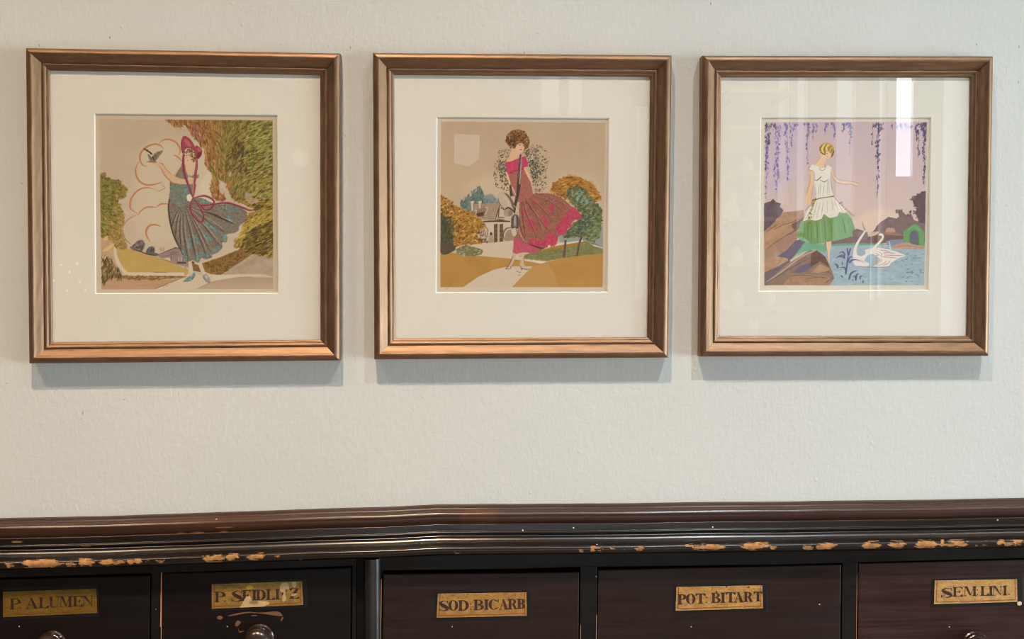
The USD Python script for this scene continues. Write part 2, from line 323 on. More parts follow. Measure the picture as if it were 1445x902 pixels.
# photograph column and row of every vertex, to set the marks where they are on the real one
P3 = np.stack([X, -D, Z + top_z(X)], 1)
rel = P3 - CAM; zz = rel @ FWD
PX, PY = W / 2 + FPX * (rel @ RIGHT) / zz, H / 2 - FPX * (rel @ UP) / zz
bead_i = np.argmin(np.abs(dense[:, 0] - 0.0464)); bead_y = np.repeat(PY.reshape(CW, CP)[:, bead_i], CP)
arc = np.tile(np.concatenate([[0], np.cumsum(np.linalg.norm(np.diff(dense, axis=0), axis=1))]), CW)
arc_mid = arc.reshape(CW, CP)[0, bead_i]
rag = meshkit.fbm(np.stack([X * 75, arc * 420, X * 0], 1), 5, 5) - 0.5
rag2 = meshkit.fbm(np.stack([X * 240, arc * 900, X * 0 + 7], 1), 3, 9) - 0.5
# chips along the bead: (from, to, upper edge, lower edge) in pixels round the bead's nose
CHIPS = [(8, 22, -1.5, 4), (24, 92, -4.5, 5), (48, 84, -6, 4), (92, 110, -2, 5), (108, 134, -5, 4), (134, 178, -2, 3.5), (178, 203, -2, 4), (204, 212, 0, 3), (221, 232, 1, 4), (247, 254, 0, 3),
         (284, 318, -3.5, 4.5), (318, 340, -4.5, 2), (348, 376, -3, 4), (388, 394, -1, 2), (640, 650, 2, 5), (815, 826, -1, 3.5), (831, 842, -1.5, 3), (842, 851, 0, 3.5), (893, 908, -2, 2.5), (879, 882, -1, 2), (862, 866, -1, 1),
         (979, 1022, -3.5, 4.5), (966, 980, -4, -1), (1040, 1080, -3, 3), (1062, 1090, -5, 0), (1086, 1096, 0, 4), (1132, 1150, -1, 4), (1148, 1180, -3, 4.5), (1216, 1246, -4, 4), (1252, 1279, -4, 4.5),
         (1288, 1326, -4.5, 4.5), (1326, 1334, -7, 4), (1330, 1368, -3, 4), (1376, 1382, 1, 4), (1384, 1396, -1, 2), (1407, 1420, -3, 1), (1414, 1448, -2.5, 3), (1500, 1540, -3, 4)]
wear = np.zeros(len(X))
dy = PY - bead_y
below = (arc > arc_mid - 0.010) & (arc < arc_mid + 0.0065)
for a, b, u, v in CHIPS:
    e = np.minimum((PX - a), (b - PX)) / max(3.0, (b - a) * 0.22)
    t = np.clip(np.minimum(e, 1), 0, 1)
    inside = np.minimum(dy - (1.35 * u * t + 0.2) - rag * 12, (1.15 * v * t) - dy - rag * 8) - 0.7 + 6 * np.minimum(e + 0.12, 0) + rag2 * 5
    wear = np.maximum(wear, np.clip(inside * 1.1 + 0.5, 0, 1) * below)
# small flakes on the flat fillets above, and the line of dust and rubbing on the arris
for a, b, yc, r in ((16, 32, 765, 1.4), (114, 128, 770.6, 1.2), (304, 330, 744.6, 0.7), (250, 262, 752.3, 0.8), (268, 288, 751.6, 0.9), (308, 322, 750.2, 0.8), (205, 235, 747, .0)):
    e = 1 - ((PX - (a + b) / 2) / ((b - a) / 2)) ** 2
    wear = np.maximum(wear, np.clip((r * np.sqrt(np.clip(e, 0, 1)) - np.abs(PY - yc - 0.02 * (PX - (a + b) / 2) * -1)) * 1.2 + 0.25 + rag, 0, 1) * (e > 0) * 0.75)
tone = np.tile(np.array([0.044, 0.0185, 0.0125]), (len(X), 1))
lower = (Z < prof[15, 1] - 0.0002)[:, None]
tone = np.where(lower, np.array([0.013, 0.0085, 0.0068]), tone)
amber = np.clip(1.3 - np.abs((PX - 676) / 27) ** 4, 0, 1) * (arc > 0.018) * (~lower[:, 0]) * (meshkit.fbm(np.stack([X * 12, Z * 100, X * 0], 1), 3, 3) * 0.8 + 0.4)
amber2 = np.clip(1 - ((PX - 300) / 160) ** 2, 0, 1) * (arc > 0.016) * (~lower[:, 0]) * 0.35
am = np.clip(amber + amber2, 0, 1)[:, None]
tone = tone * (1 - am) + am * np.array([0.075, 0.027, 0.0095])
V = P3.copy()
V[:, 1] += np.clip(wear, 0, 1) * 0.0007                      # a chip is a shallow loss
V[:, 1] += (meshkit.fbm(np.stack([X * 7, arc * 20, X * 0], 1), 3, 21) - 0.5) * 0.0012
V[:, 2] += (meshkit.fbm(np.stack([X * 9, X * 0, X * 0 + 3], 1), 3, 22) - 0.5) * 0.0014
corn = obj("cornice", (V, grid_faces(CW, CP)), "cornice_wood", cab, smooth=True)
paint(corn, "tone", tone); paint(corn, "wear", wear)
BEAD = {"sag": top_z}

def quad_px(p, depth): return [at(x, y, depth) for x, y in p]
RAIL_D, FACE_D, STILE_D = 0.0235, 0.0225, 0.0228
def rail(pts_bottom, top_off):
    """A rail under the cornice: its lower edge follows the photograph, its top hides behind the bead."""
    P = []
    for x, y in pts_bottom:
        b = at(x, y, RAIL_D); P.append((b[0], b[2]))
    P = np.array(P); n = len(P); tz = top_z(P[:, 0]) + prof[-1, 1] + 0.0006
    f = [np.stack([P[:, 0], np.full(n, y), z], 1) for y, z in ((-RAIL_D, tz), (-RAIL_D, P[:, 1] + 0.0012), (-RAIL_D + 0.0012, P[:, 1]), (0.02, P[:, 1]), (0.02, tz))]
    V = np.stack(f, 1).reshape(-1, 3); F = [fc for fc in grid_faces(n, 5)]
    F = np.vstack([F, [[i * 5 + 4, i * 5, (i + 1) * 5] for i in range(n - 1)], [[i * 5 + 4, (i + 1) * 5, (i + 1) * 5 + 4] for i in range(n - 1)],
                   [[0, 4, 3], [0, 3, 2], [0, 2, 1]], [[n * 5 - 5 + a for a in t] for t in ((0, 1, 2), (0, 2, 3), (0, 3, 4))]])
    m = trimesh.Trimesh(V, F, process=False); m.fix_normals(); return m
obj("top_rail", rail([(-345, 824), (0, 815.6), (212, 809.4), (300, 806.6), (495, 799.2), (503, 798.9)], 0), "dark_rail_wood", cab)
obj("top_rail", rail([(536, 805.6), (640, 804.6), (740, 803.2), (818, 800.6), (845, 800.6), (930, 799.6), (1010, 798.4), (1100, 797.4), (1187, 795.2), (1212, 794.2), (1330, 791.0), (1445, 788.2), (1800, 779.5)], 0), "dark_rail_wood", cab)
ROW = 1004.0                                                     # foot of the first row of drawers
def stile(x0, x1, ytop, foot=ROW + 14, d=STILE_D, mat="dark_rail_wood"):
    return obj("stile", slab(quad_px([(x0, ytop), (x1, ytop), (x1 - 1.5, foot), (x0 - 1.5, foot)], d), 0.05, 0.001), mat, cab)
stile(-92, -74.5, 816); stile(213.2, 228.6, 806); s_lip = None
stile(497, 503, 796); stile(818.6, 842.6, 798); stile(1188.4, 1210, 793); stile(1548, 1568, 784)
obj("stile", slab(quad_px([(-345, 820), (-330, 820), (-331, ROW + 14), (-346, ROW + 14)], STILE_D), 0.05, 0.001), "dark_rail_wood", cab)
obj("stile", slab(quad_px([(1782, 776), (1800, 776), (1798, ROW + 14), (1780, ROW + 14)], STILE_D), 0.05, 0.001), "dark_rail_wood", cab)
# bare, rubbed arris on the stiles where the drawers catch
for x, y0, y1, wd in ((227.6, 806, 902, 1.0), (226.9, 815, 845, 1.6), (841.4, 868, 902, 0.9), (819.0, 882, 902, 0.8), (1209.0, 812, 902, 0.7), (537.6, 818, 902, 0.9)):
    q = quad_px([(x, y0), (x + wd, y0), (x + wd - 1.2, y1 + 40), (x - 1.2, y1 + 40)], STILE_D + 0.0003)
    obj("worn_edge", slab(q, 0.0015, 0.0002), "bare_wood_edge", cab)
# half-round post between the two banks of drawers
pa, pb = at(512, 800, 0.028), at(537, 800, 0.028); pr = (pb[0] - pa[0]) / 2; pc = (pa[0] + pb[0]) / 2
zt, zb = top_z(pc) + prof[-1, 1] + 0.0005, at(500, ROW + 14, 0.03)[2]
ang = np.linspace(math.pi, 0, 25); hp = []
for z in np.linspace(zt, zb, 40):
    wob = 1 + 0.02 * (meshkit.noise(np.array([[z * 60, 0, 0]]), 4)[0] - 0.5)
    hp.append(np.stack([pc + pr * np.sign(np.cos(ang)) * np.abs(np.cos(ang)) ** 0.8 * wob, -0.016 - 0.015 * np.abs(np.sin(ang)) ** 0.75 * wob, np.full(25, z)], 1))
hv = np.vstack(hp); hf = grid_faces(40, 25)
obj("post", trimesh.Trimesh(hv, hf[:, ::-1], process=False), "post_wood", cab, smooth=40)
obj("post_backing", box((at(497, 800, 0.012)[0], -0.014, zb), (at(541, 800, 0.012)[0], 0.03, zt)), "dark_rail_wood", cab)

def knob(cx_, cy_, r_px, drawer):
    """A turned knob: collar, neck and domed head, axis towards the room."""
    c = at(cx_, cy_, FACE_D); r = r_px * 0.00096
    m = lathe([(0, 0), (r * 1.02, 0), (r * 1.05, 0.0015), (r * 1.05, 0.0045), (r * 0.98, 0.006), (r * 0.80, 0.0065), (r * 0.72, 0.008), (r * 0.72, 0.011), (r * 0.86, 0.0125),
               (r * 0.97, 0.0155), (r * 1.0, 0.019), (r * 0.97, 0.0225), (r * 0.86, 0.0262), (r * 0.66, 0.0290), (r * 0.40, 0.0307), (r * 0.15, 0.0313), (0, 0.0314)], 40)
    m.apply_transform(trimesh.transformations.rotation_matrix(math.pi / 2, [1, 0, 0])); m.apply_translation(c)
    obj("knob", m, "knob_wood", drawer, smooth=35)

DRAWERS = [([(-328, 827), (-93, 820.5)], (-210, 930, 19), "drawer_wood_black", 0.0), ([(-72.5, 820), (212, 812.2)], (75, 908, 18.5), "drawer_wood_black", 0.0),
           ([(229.4, 809.6), (495.6, 801.6)], (367, 899.5, 19.5), "drawer_wood_black", 0.0), ([(540.3, 810.8), (817.6, 807.6)], (682, 926, 19), "drawer_wood_brown", 0.0),
           ([(843.6, 804.8), (1187.2, 797.0)], (1018, 921, 19), "drawer_wood_brown", 0.0), ([(1211.4, 795.8), (1546, 787.6)], (1374, 908.5, 19), "drawer_wood_red", 0.0),
           ([(1569, 786), (1781, 780)], (1675, 908, 19), "drawer_wood_brown", 0.0)]
made = []
for (a, b), kn, mat, _ in DRAWERS:
    c = at((a[0] + b[0]) / 2, 900, FACE_D)
    x = UsdGeom.Xform.Define(stage, numbered(str(cab.GetPath()), "drawer"))
    o = origin(cab); x.AddTranslateOp().Set(Gf.Vec3d(*(c - o).tolist()))
    d = x.GetPrim()
    obj("drawer_front", slab(quad_px([a, b, (b[0] - 1.8, ROW - 12 + (b[1] - 812)), (a[0] - 1.8, ROW - 12 + (a[1] - 812))], FACE_D), 0.022, 0.0014), mat, d)
    knob(*kn, d); made.append(d)
for q in ([(-345, 1010), (503, 984.5), (503, 1003), (-345, 1028)], [(538, 993), (1800, 963), (1800, 982), (538, 1011)]):
    obj("lower_rail", slab(quad_px(q, 0.0222), 0.05, 0.001), "dark_rail_wood", cab)
# the carcass behind, and the plain base below the first row
obj("carcass", join([box((CX0 + 0.003, 0.035, 0.0), (CX1 - 0.003, 0.36, 1.17)), box((CX0 + 0.003, -0.02, 0.02), (CX1 - 0.003, 0.035, at(700, ROW + 12, 0.02)[2] - 0.012)), box((CX0 + 0.003, -0.03, 0), (CX1 - 0.003, 0.0, 0.11))]), "dark_rail_wood", cab)

# ------------------------------------------------------------------ the framed pictures
# rail section: (distance in from the outer edge, distance from the wall), mm
RAIL = [(0.3, 1.5), (0.0, 2.2), (0.0, 17.0), (0.5, 18.6), (2.0, 20.4), (4.0, 21.8), (6.2, 22.6), (7.6, 22.7), (8.8, 22.0), (9.6, 20.8), (12.0, 19.0), (15.0, 16.6), (17.4, 14.9), (18.0, 14.0), (18.8, 13.7), (19.6, 14.4), (20.8, 14.9), (22.2, 14.6), (23.4, 13.6), (23.8, 12.8), (24.6, 12.6), (26.0, 12.2), (27.2, 11.6), (27.9, 10.9), (28.0, 10.2), (28.0, 9.2), (23.5, 9.2), (23.5, 1.5)]
def framed_picture(quad, opening, label, ink_canvas):
    """quad: the four outer corners in the photograph; opening: the mat's window; the sheet behind shows ink_canvas."""
    Q = [at(x, y, 0.018) for x, y in quad]
    c = np.mean(Q, 0)
    t = thing("framed_picture", label, "picture", (c[0], 0, min(q[2] for q in Q)))
    qa = np.array([[q[0], q[2]] for q in Q])
    u = qa[1] - qa[0] + qa[2] - qa[3]; u /= np.linalg.norm(u); v = qa[3] - qa[0] + qa[2] - qa[1]; v /= np.linalg.norm(v)
    su, sv = np.array([1, -1, -1, 1]), np.array([1, 1, -1, -1])
    def corner(k, inset): return qa[k] + inset * (su[k] * u + sv[k] * v)
    R = np.array(RAIL) / 1000.0; N = len(R)
    for k in range(4):                                            # top, right, bottom, left
        a, b = k, (k + 1) % 4
        V = []
        for s in np.linspace(0, 1, 60):
            for i, (ins, h) in enumerate(R):
                p = corner(a, ins) * (1 - s) + corner(b, ins) * s
                w = (meshkit.noise(np.array([[p[0] * 45, p[1] * 45, i * 0.7 + k * 9]]), 3)[0] - 0.5) * 0.0006 if 2 < i < 23 else 0
                V.append([p[0], -(h + w), p[1]])
        V = np.array(V); F = grid_faces(60, N)
        caps = [[0, i, i + 1] for i in range(1, N - 1)] + [[59 * N, 59 * N + i + 1, 59 * N + i] for i in range(1, N - 1)]
        close = np.array([[s * N + N - 1, (s + 1) * N, s * N] for s in range(59)] + [[s * N + N - 1, (s + 1) * N + N - 1, (s + 1) * N] for s in range(59)])
        m = trimesh.Trimesh(V, np.vstack([F, close]), process=False)
        if m.volume < 0: m.faces = m.faces[:, ::-1]
        obj("frame_rail", m, "bronze_across" if k in (0, 2) else "bronze_upright", t, smooth=38)
    def sheet(inset, y0, y1):
        P = [corner(k, inset) for k in range(4)]
        V = np.array([[p[0], -y, p[1]] for y in (y1, y0) for p in P])
        F = [[0, 1, 2], [0, 2, 3], [4, 6, 5], [4, 7, 6]] + sum([[[k, 4 + k, 4 + (k + 1) % 4], [k, 4 + (k + 1) % 4, (k + 1) % 4]] for k in range(4)], [])
        m = trimesh.Trimesh(V, F, process=False); m.fix_normals(); return m
    GLASS = 0.0090
    P = [corner(k, 0.024) for k in range(4)]
    g = trimesh.Trimesh(np.array([[p[0], -GLASS, p[1]] for p in P]), [[0, 2, 1], [0, 3, 2]], process=False)
    obj("glass", g, "glazing", t)
    # the mat with its bevelled window
    MF, MB = 0.0082, 0.0066
    out = np.array([[*corner(k, 0.0245)] for k in range(4)])
    opn = np.array([[at(x, y, MF)[0], at(x, y, MF)[2]] for x, y in opening])
    ctr = opn.mean(0); inn = opn + np.array([[1, -1], [-1, -1], [-1, 1], [1, 1]]) * 0.0013
    V = np.array([[p[0], -h, p[1]] for pts, h in ((out, MF), (opn, MF), (out, MB)) for p in pts])
    F = sum([[[k, (k + 1) % 4, 4 + (k + 1) % 4], [k, 4 + (k + 1) % 4, 4 + k], [k, 8 + k, 8 + (k + 1) % 4], [k, 8 + (k + 1) % 4, (k + 1) % 4]] for k in range(4)], [])
    mat_prim = obj("mat", trimesh.Trimesh(V, F, process=False), "mat_board", t)
    V = np.array([[p[0], -h, p[1]] for pts, h in ((opn, MF), (inn, MB)) for p in pts])
    F = sum([[[k, (k + 1) % 4, 4 + (k + 1) % 4], [k, 4 + (k + 1) % 4, 4 + k]] for k in range(4)], [])
    bev = trimesh.Trimesh(V, F, process=False)
    obj("mat_bevel", bev, "mat_bevel", mat_prim)
    # the print: a flat sheet whose ink is stored point by point
    PR = 0.0064
    xs = np.array([at(x, y, PR) for x, y in opening]); lo, hi = xs.min(0) - 0.006, xs.max(0) + 0.006
    n = 430; gx, gz = np.linspace(lo[0], hi[0], n), np.linspace(lo[2], hi[2], n)
    Xs, Zs = np.repeat(gx, n), np.tile(gz, n)
    V = np.stack([Xs, np.full(n * n, -PR), Zs], 1)
    F = grid_faces(n, n)
    pr = obj("print", (V, F[:, ::-1] if False else F), "print_ink", t)
    r_ = V - CAM; z_ = r_ @ FWD
    paint(pr, "ink", ink_canvas(W / 2 + FPX * (r_ @ RIGHT) / z_, H / 2 - FPX * (r_ @ UP) / z_))
    obj("backing_board", sheet(0.0245, 0.0022, 0.0060), "backing_board", t)
    return t
# ------------------------------------------------------------------ flat print: inks laid on paper, later stored point by point on the sheet
class Paper:
    """A patch of paper, measured in the photograph's pixels, S ink points to the pixel (values 0-255, display)."""
    def __init__(s, x0, y0, x1, y1, color, S=3, seed=1):
        s.x0, s.y0, s.S = x0, y0, S
        s.w, s.h = int((x1 - x0) * S), int((y1 - y0) * S)
        s.a = np.tile(np.array(color, np.float32), (s.h, s.w, 1))
        s.rng = np.random.RandomState(seed); s.v = (0, 0, 1.0)
        yy, xx = np.mgrid[0:s.h, 0:s.w] / S
        s.xx, s.yy = xx + x0, yy + y0
    def view(s, ox, oy, k): s.v = (ox, oy, float(k)); return s
    def px(s, pts):
        p = np.array(pts, float).reshape(-1, 2); return p / s.v[2] + [s.v[0], s.v[1]]
    def noise(s, fx, fy, octaves=3, seed=0):
        return meshkit.fbm(np.stack([s.xx * fx, s.yy * fy, s.xx * 0 + seed * 3.7], -1), octaves, seed) - 0.5
    def spans(s, P):
        q = (P - [s.x0, s.y0]) * s.S - 0.5
        a, b = q, np.roll(q, -1, 0)
        r0, r1 = max(0, int(math.ceil(q[:, 1].min()))), min(s.h - 1, int(math.floor(q[:, 1].max())))
        for r in range(r0, r1 + 1):
            m = (a[:, 1] <= r) != (b[:, 1] <= r)
            if not m.any(): continue
            A, B = a[m], b[m]
            xs = np.sort(A[:, 0] + (r - A[:, 1]) / (B[:, 1] - A[:, 1]) * (B[:, 0] - A[:, 0]))
            for l, h in zip(xs[::2], xs[1::2]):
                i, j = max(0, int(math.ceil(l))), min(s.w, int(math.floor(h)) + 1)
                if j > i: yield r, i, j
    def fill_px(s, P, color, alpha=1.0):
        c = np.array(color, np.float32)
        for r, i, j in s.spans(P):
            s.a[r, i:j] += (c - s.a[r, i:j]) * alpha
    def mask(s, P):
        m = np.zeros((s.h, s.w), bool)
        for r, i, j in s.spans(P): m[r, i:j] = True
        return m
    def fill(s, pts, color, alpha=1.0, smooth=True, rough=0.0, var=0.0, f=(0.25, 0.25), to=None, soft=0.0):
        """A flat wash; rough frays its edge, var mottles it, to grades it to a second colour downwards, soft feathers it (pixels)."""
        P = s.px(pts)
        if smooth: P = spline(P, True)
        if rough:
            n = meshkit.noise(np.stack([P[:, 0] * 0.9, P[:, 1] * 0.9, P[:, 0] * 0], 1), 3) - 0.5
            n2 = meshkit.noise(np.stack([P[:, 0] * 0.9, P[:, 1] * 0.9, P[:, 0] * 0 + 5], 1), 4) - 0.5
            P = P + np.stack([n, n2], 1) * rough * 2
        if not (var or to or soft): s.fill_px(P, color, alpha); return
        m = s.mask(P); ys, xs = np.nonzero(m)
        if not len(ys): return
        y0, y1, x0, x1 = ys.min(), ys.max() + 1, xs.min(), xs.max() + 1
        pad = int(soft * s.S * 2); y0, x0, y1, x1 = max(0, y0 - pad), max(0, x0 - pad), min(s.h, y1 + pad), min(s.w, x1 + pad)
        k = m[y0:y1, x0:x1].astype(np.float32)
        if soft: k = blur(k, soft * s.S)
        c = np.array(color, np.float32)[None, None]
        if to is not None:
            t = np.linspace(0, 1, y1 - y0)[:, None, None]; c = c * (1 - t) + np.array(to, np.float32) * t
        if var:
            n = meshkit.fbm(np.stack([s.xx[y0:y1, x0:x1] * f[0], s.yy[y0:y1, x0:x1] * f[1], s.xx[y0:y1, x0:x1] * 0 + 1.3], -1), 4, 11) - 0.5
            c = c * (1 + var * 2 * n[..., None])
        s.a[y0:y1, x0:x1] += (c - s.a[y0:y1, x0:x1]) * (k * alpha)[..., None]
    def stroke(s, pts, width, color, alpha=1.0, taper=(0.25, 0.25), smooth=True):
        P = s.px(pts)
        if smooth and len(P) > 2: P = spline(P, False)
        elif len(P) == 2: P = P[0] + (P[1] - P[0]) * np.linspace(0, 1, 6)[:, None]
        t = np.linspace(0, 1, len(P)); w = np.full(len(P), 1.0) if np.ndim(width) == 0 else np.interp(t, np.linspace(0, 1, len(width)), width)
        if np.ndim(width) == 0: w = width * np.minimum(1, np.minimum((t + 0.04) / max(taper[0], 1e-3), (1.04 - t) / max(taper[1], 1e-3)))
        d = np.gradient(P, axis=0); d /= np.linalg.norm(d, axis=1, keepdims=True) + 1e-9
        n = np.stack([-d[:, 1], d[:, 0]], 1) * (w / 2)[:, None]
        s.fill_px(np.vstack([P + n, (P - n)[::-1]]), color, alpha)
    def dabs(s, pts, n, length, width, angle, palette, alpha=0.85, jitter=0.35, clip=True, shade=None, curve=0.15):
        """Short brush touches strewn over an area; angle is degrees or a function of the pixel position."""
        P = spline(s.px(pts), True); g = Polygon(P).buffer(0); x0, y0, x1, y1 = g.bounds
        from shapely import contains_xy
        q = s.rng.uniform([x0, y0], [x1, y1], (n * 4, 2)); q = q[contains_xy(g, q[:, 0], q[:, 1])][:n]
        for x, y in q:
            a = angle(x, y) if callable(angle) else angle
            a = math.radians(a + s.rng.normal() * 57 * jitter * 0.5); L = length * s.rng.uniform(0.6, 1.4); w = width * s.rng.uniform(0.6, 1.4)
            k = palette[s.rng.randint(len(palette))] if shade is None else shade(x, y, s.rng)
            k = np.array(k) * s.rng.uniform(0.9, 1.1)
            u, v = np.array([math.cos(a), -math.sin(a)]), np.array([math.sin(a), math.cos(a)])
            c = np.array([x, y]); b = v * L * curve * s.rng.uniform(-1, 1)
            pts_ = [c - u * L / 2, c - u * L / 6 + v * w / 2 + b, c + u * L / 5 + v * w * 0.42 + b, c + u * L / 2, c + u * L / 5 - v * w * 0.42 + b, c - u * L / 6 - v * w / 2 + b]
            s.fill_px(np.array(pts_), k, alpha)
    def trim(s, quad, color):
        """Bare paper again outside the printed area."""
        k = blur(s.mask(np.array(quad, float)).astype(np.float32), 0.9)[..., None]
        s.a = s.a * k + np.array(color, np.float32) * (1 - k)
    def ink(s, X, Y, white, level=0.78, spread=0.55, warm=0.0):
        """The sheet's reflectance at photograph positions: white is how plain mat board looks there."""
        b = blur(s.a, spread)
        k = np.clip((188 - b.mean(-1, keepdims=True)) / 90, 0, 1) * warm; b = b * (1 + k * np.array([0.06, -0.005, -0.12], np.float32))
        u = np.clip((np.asarray(X) - s.x0) * s.S - 0.5, 0, s.w - 1.01); v = np.clip((np.asarray(Y) - s.y0) * s.S - 0.5, 0, s.h - 1.01)
        i, j = u.astype(int), v.astype(int); fu, fv = (u - i)[:, None], (v - j)[:, None]
        c = (b[j, i] * (1 - fu) + b[j, i + 1] * fu) * (1 - fv) + (b[j + 1, i] * (1 - fu) + b[j + 1, i + 1] * fu) * fv
        return np.clip(lin(c) / lin(white) * np.array([0.76, 0.72, 0.64]) * level / 0.76, 0, 0.9)

def blur(a, sigma):
    r = int(max(1, math.ceil(sigma * 2.2))); k = np.exp(-0.5 * (np.arange(-r, r + 1) / sigma) ** 2); k /= k.sum()
    for ax in (0, 1):
        p = np.pad(a, [(r, r) if d == ax else (0, 0) for d in range(a.ndim)], mode="edge")
        a = sum(w * np.take(p, range(i, i + a.shape[ax]), axis=ax) for i, w in enumerate(k))
    return a.astype(np.float32)

def spline(P, closed, step=7):
    n = len(P)
    if n < 3: return P
    idx = (lambda i: P[i % n]) if closed else (lambda i: P[min(max(i, 0), n - 1)])
    out = []
    for i in range(n if closed else n - 1):
        p0, p1, p2, p3 = idx(i - 1), idx(i), idx(i + 1), idx(i + 2)
        for t in np.linspace(0, 1, step, endpoint=False):
            out.append(0.5 * (2 * p1 + (p2 - p0) * t + (2 * p0 - 5 * p1 + 4 * p2 - p3) * t * t + (3 * p1 - p0 - 3 * p2 + p3) * t ** 3))
    if not closed: out.append(P[-1])
    return np.array(out)

def ink_one(X, Y):
    c = Paper(126, 152, 400, 424, (205, 178, 149), seed=11)
    IMG = [(140.2, 168.2), (384.7, 169.7), (385.4, 408.0), (143.2, 409.0)]
    c.fill(IMG, (194, 166, 136), smooth=False, to=(203, 177, 146))
    n = c.noise(0.035, 0.05, 3, 2); m = c.mask(np.array(IMG)); c.a[m] *= (1 + 0.07 * n[m])[:, None]
    c.view(130, 155, 6.681)
    c.fill([(480, 330), (620, 280), (800, 300), (1010, 300), (1100, 420), (1130, 700), (1200, 900), (1000, 1200), (700, 1260), (500, 1230), (420, 1100), (400, 800), (430, 500)], (209, 184, 151), 0.7, soft=5)
    c.fill([(1020, 700), (1120, 560), (1160, 700), (1180, 860), (1100, 880), (1020, 800)], (217, 193, 160), 0.8, soft=2.5)
    # clouds outlined in orange
    OR, OD = (196, 128, 88), (176, 100, 66)
    def cloud(pts, w, dark=True):
        c.stroke(pts, [w * k for k in (0.25, 0.75, 1, 1, 0.75, 0.3)], OR, 0.9)
        if dark: c.stroke(pts, w * 0.35, OD, 0.55)
    c.view(195, 180, 9.02)
    cloud([(115, 495), (60, 480), (25, 420), (25, 350), (55, 295), (130, 235), (220, 212), (290, 235), (320, 270)], 3.0)
    cloud([(265, 205), (310, 165), (380, 150), (460, 175), (520, 240), (535, 300), (515, 350)], 2.6)
    cloud([(445, 350), (490, 365), (530, 400), (555, 430)], 2.2)
    c.view(130, 155, 6.681)
    cloud([(440, 490), (410, 560), (420, 630), (460, 685), (530, 710), (600, 700), (665, 680)], 2.8)
    cloud([(590, 750), (530, 735), (460, 745), (400, 790), (365, 850), (357, 910), (375, 945), (430, 978)], 2.6)
    c.view(130, 285, 6.681)
    cloud([(430, 130), (460, 85), (520, 50), (610, 50)], 2.2); cloud([(610, 50), (650, 20), (725, 20)], 2.2)
    cloud([(425, 120), (370, 145), (320, 185), (290, 240), (285, 300)], 1.6); c.stroke([(285, 290), (320, 360), (372, 402)], 1.1, (140, 110, 90), 0.9)
    cloud([(655, 235), (600, 215), (540, 225), (510, 270), (515, 320), (548, 378)], 3.0)
    c.view(130, 155, 6.681); c.stroke([(650, 700), (668, 715), (690, 735), (630, 770), (580, 750)], 0.7, (130, 105, 85), 0.8, smooth=False)
    # ground on the left
    c.view(130, 285, 6.681)
    c.fill([(85, 280), (150, 330), (222, 400), (225, 560), (270, 680), (290, 745), (85, 770)], (192, 153, 118), var=0.1)
    c.fill([(85, 745), (300, 733), (500, 742), (760, 730), (850, 722), (720, 772), (580, 825), (86, 825)], (188, 144, 108), smooth=False, var=0.06, f=(0.05, 0.5))
    for y in (775, 800, 815): c.stroke([(95, y), (300, y + 4), (590, y)], 0.7, (205, 165, 130), 0.5)
    c.fill([(580, 825), (850, 718), (930, 690), (1640, 690), (1700, 700), (1705, 825)], (209, 182, 150), smooth=False, var=0.03)
    c.stroke([(580, 826), (700, 775), (860, 712)], 0.8, (125, 85, 62), 0.9)
    # yellow hill, bushes, house
    c.fill([(228, 430), (340, 440), (450, 470), (600, 515), (740, 570), (905, 640), (905, 664), (600, 662), (340, 664), (285, 615), (240, 510)], (190, 154, 88), smooth=False, var=0.05, f=(0.15, 0.15))
    c.stroke([(214, 398), (216, 480), (243, 570), (300, 652), (345, 678), (500, 683), (700, 684), (910, 680)], [2, 4, 4.5, 5, 4.5, 4.5, 4, 4], (215, 188, 155))
    c.fill([(272, 690), (350, 700), (600, 697), (880, 700), (860, 716), (740, 726), (600, 736), (450, 738), (300, 730)], (160, 122, 76), rough=0.8)
    c.dabs([(272, 692), (600, 699), (850, 702), (740, 724), (600, 734), (450, 737), (300, 728)], 170, 4, 1.1, 10, [(112, 78, 48), (140, 104, 62), (92, 64, 42), (176, 140, 88)], 0.8)
    c.stroke([(560, 660), (640, 664), (715, 662)], 0.8, (110, 84, 48), 0.9)
    c.view(160, 320, 10.025)
    c.fill([(600, 405), (885, 295), (940, 305), (1005, 400), (1060, 470), (1065, 575), (900, 540), (800, 505), (680, 448)], (154, 128, 120), smooth=False, var=0.12)
    c.stroke([(600, 408), (885, 295), (945, 310)], 1.3, (78, 58, 52), smooth=False); c.stroke([(660, 440), (800, 400), (960, 390)], 0.8, (105, 80, 72), 0.8, smooth=False)
    for a, b in (((805, 385), (860, 340)), ((830, 385), (940, 350)), ((815, 400), (815, 500)), ((905, 440), (905, 520)), ((985, 430), (985, 500)), ((760, 455), (820, 450)), ((940, 440), (940, 510))): c.stroke([a, b], 0.8, (92, 70, 64), 0.85)
    for q in ([(905, 495), (1030, 500), (1030, 525), (905, 520)], [(1105, 490), (1150, 495), (1140, 530), (1105, 515)]): c.fill(q, (88, 66, 60), smooth=False)
    c.fill([(910, 440), (975, 430), (975, 490), (910, 490)], (180, 156, 140), smooth=False); c.stroke([(942, 435), (942, 492)], 0.6, (92, 70, 64))
    c.fill([(690, 445), (800, 440), (815, 490), (760, 480)], (205, 178, 145), smooth=False); c.stroke([(690, 456), (760, 478), (800, 488)], 0.8, (95, 72, 55), smooth=False)
    for x in (668, 692, 714): c.stroke([(x, 285), (x - 2, 350)], 1.0, (165, 120, 88), 0.9)
    c.fill([(230, 300), (280, 260), (340, 205), (400, 185), (440, 220), (440, 290), (400, 345), (290, 325)], (122, 104, 102), rough=0.6, var=0.2)
    c.fill([(460, 350), (500, 295), (560, 280), (590, 320), (580, 370), (635, 385), (600, 412), (480, 385)], (98, 89, 93), rough=0.6, var=0.2)
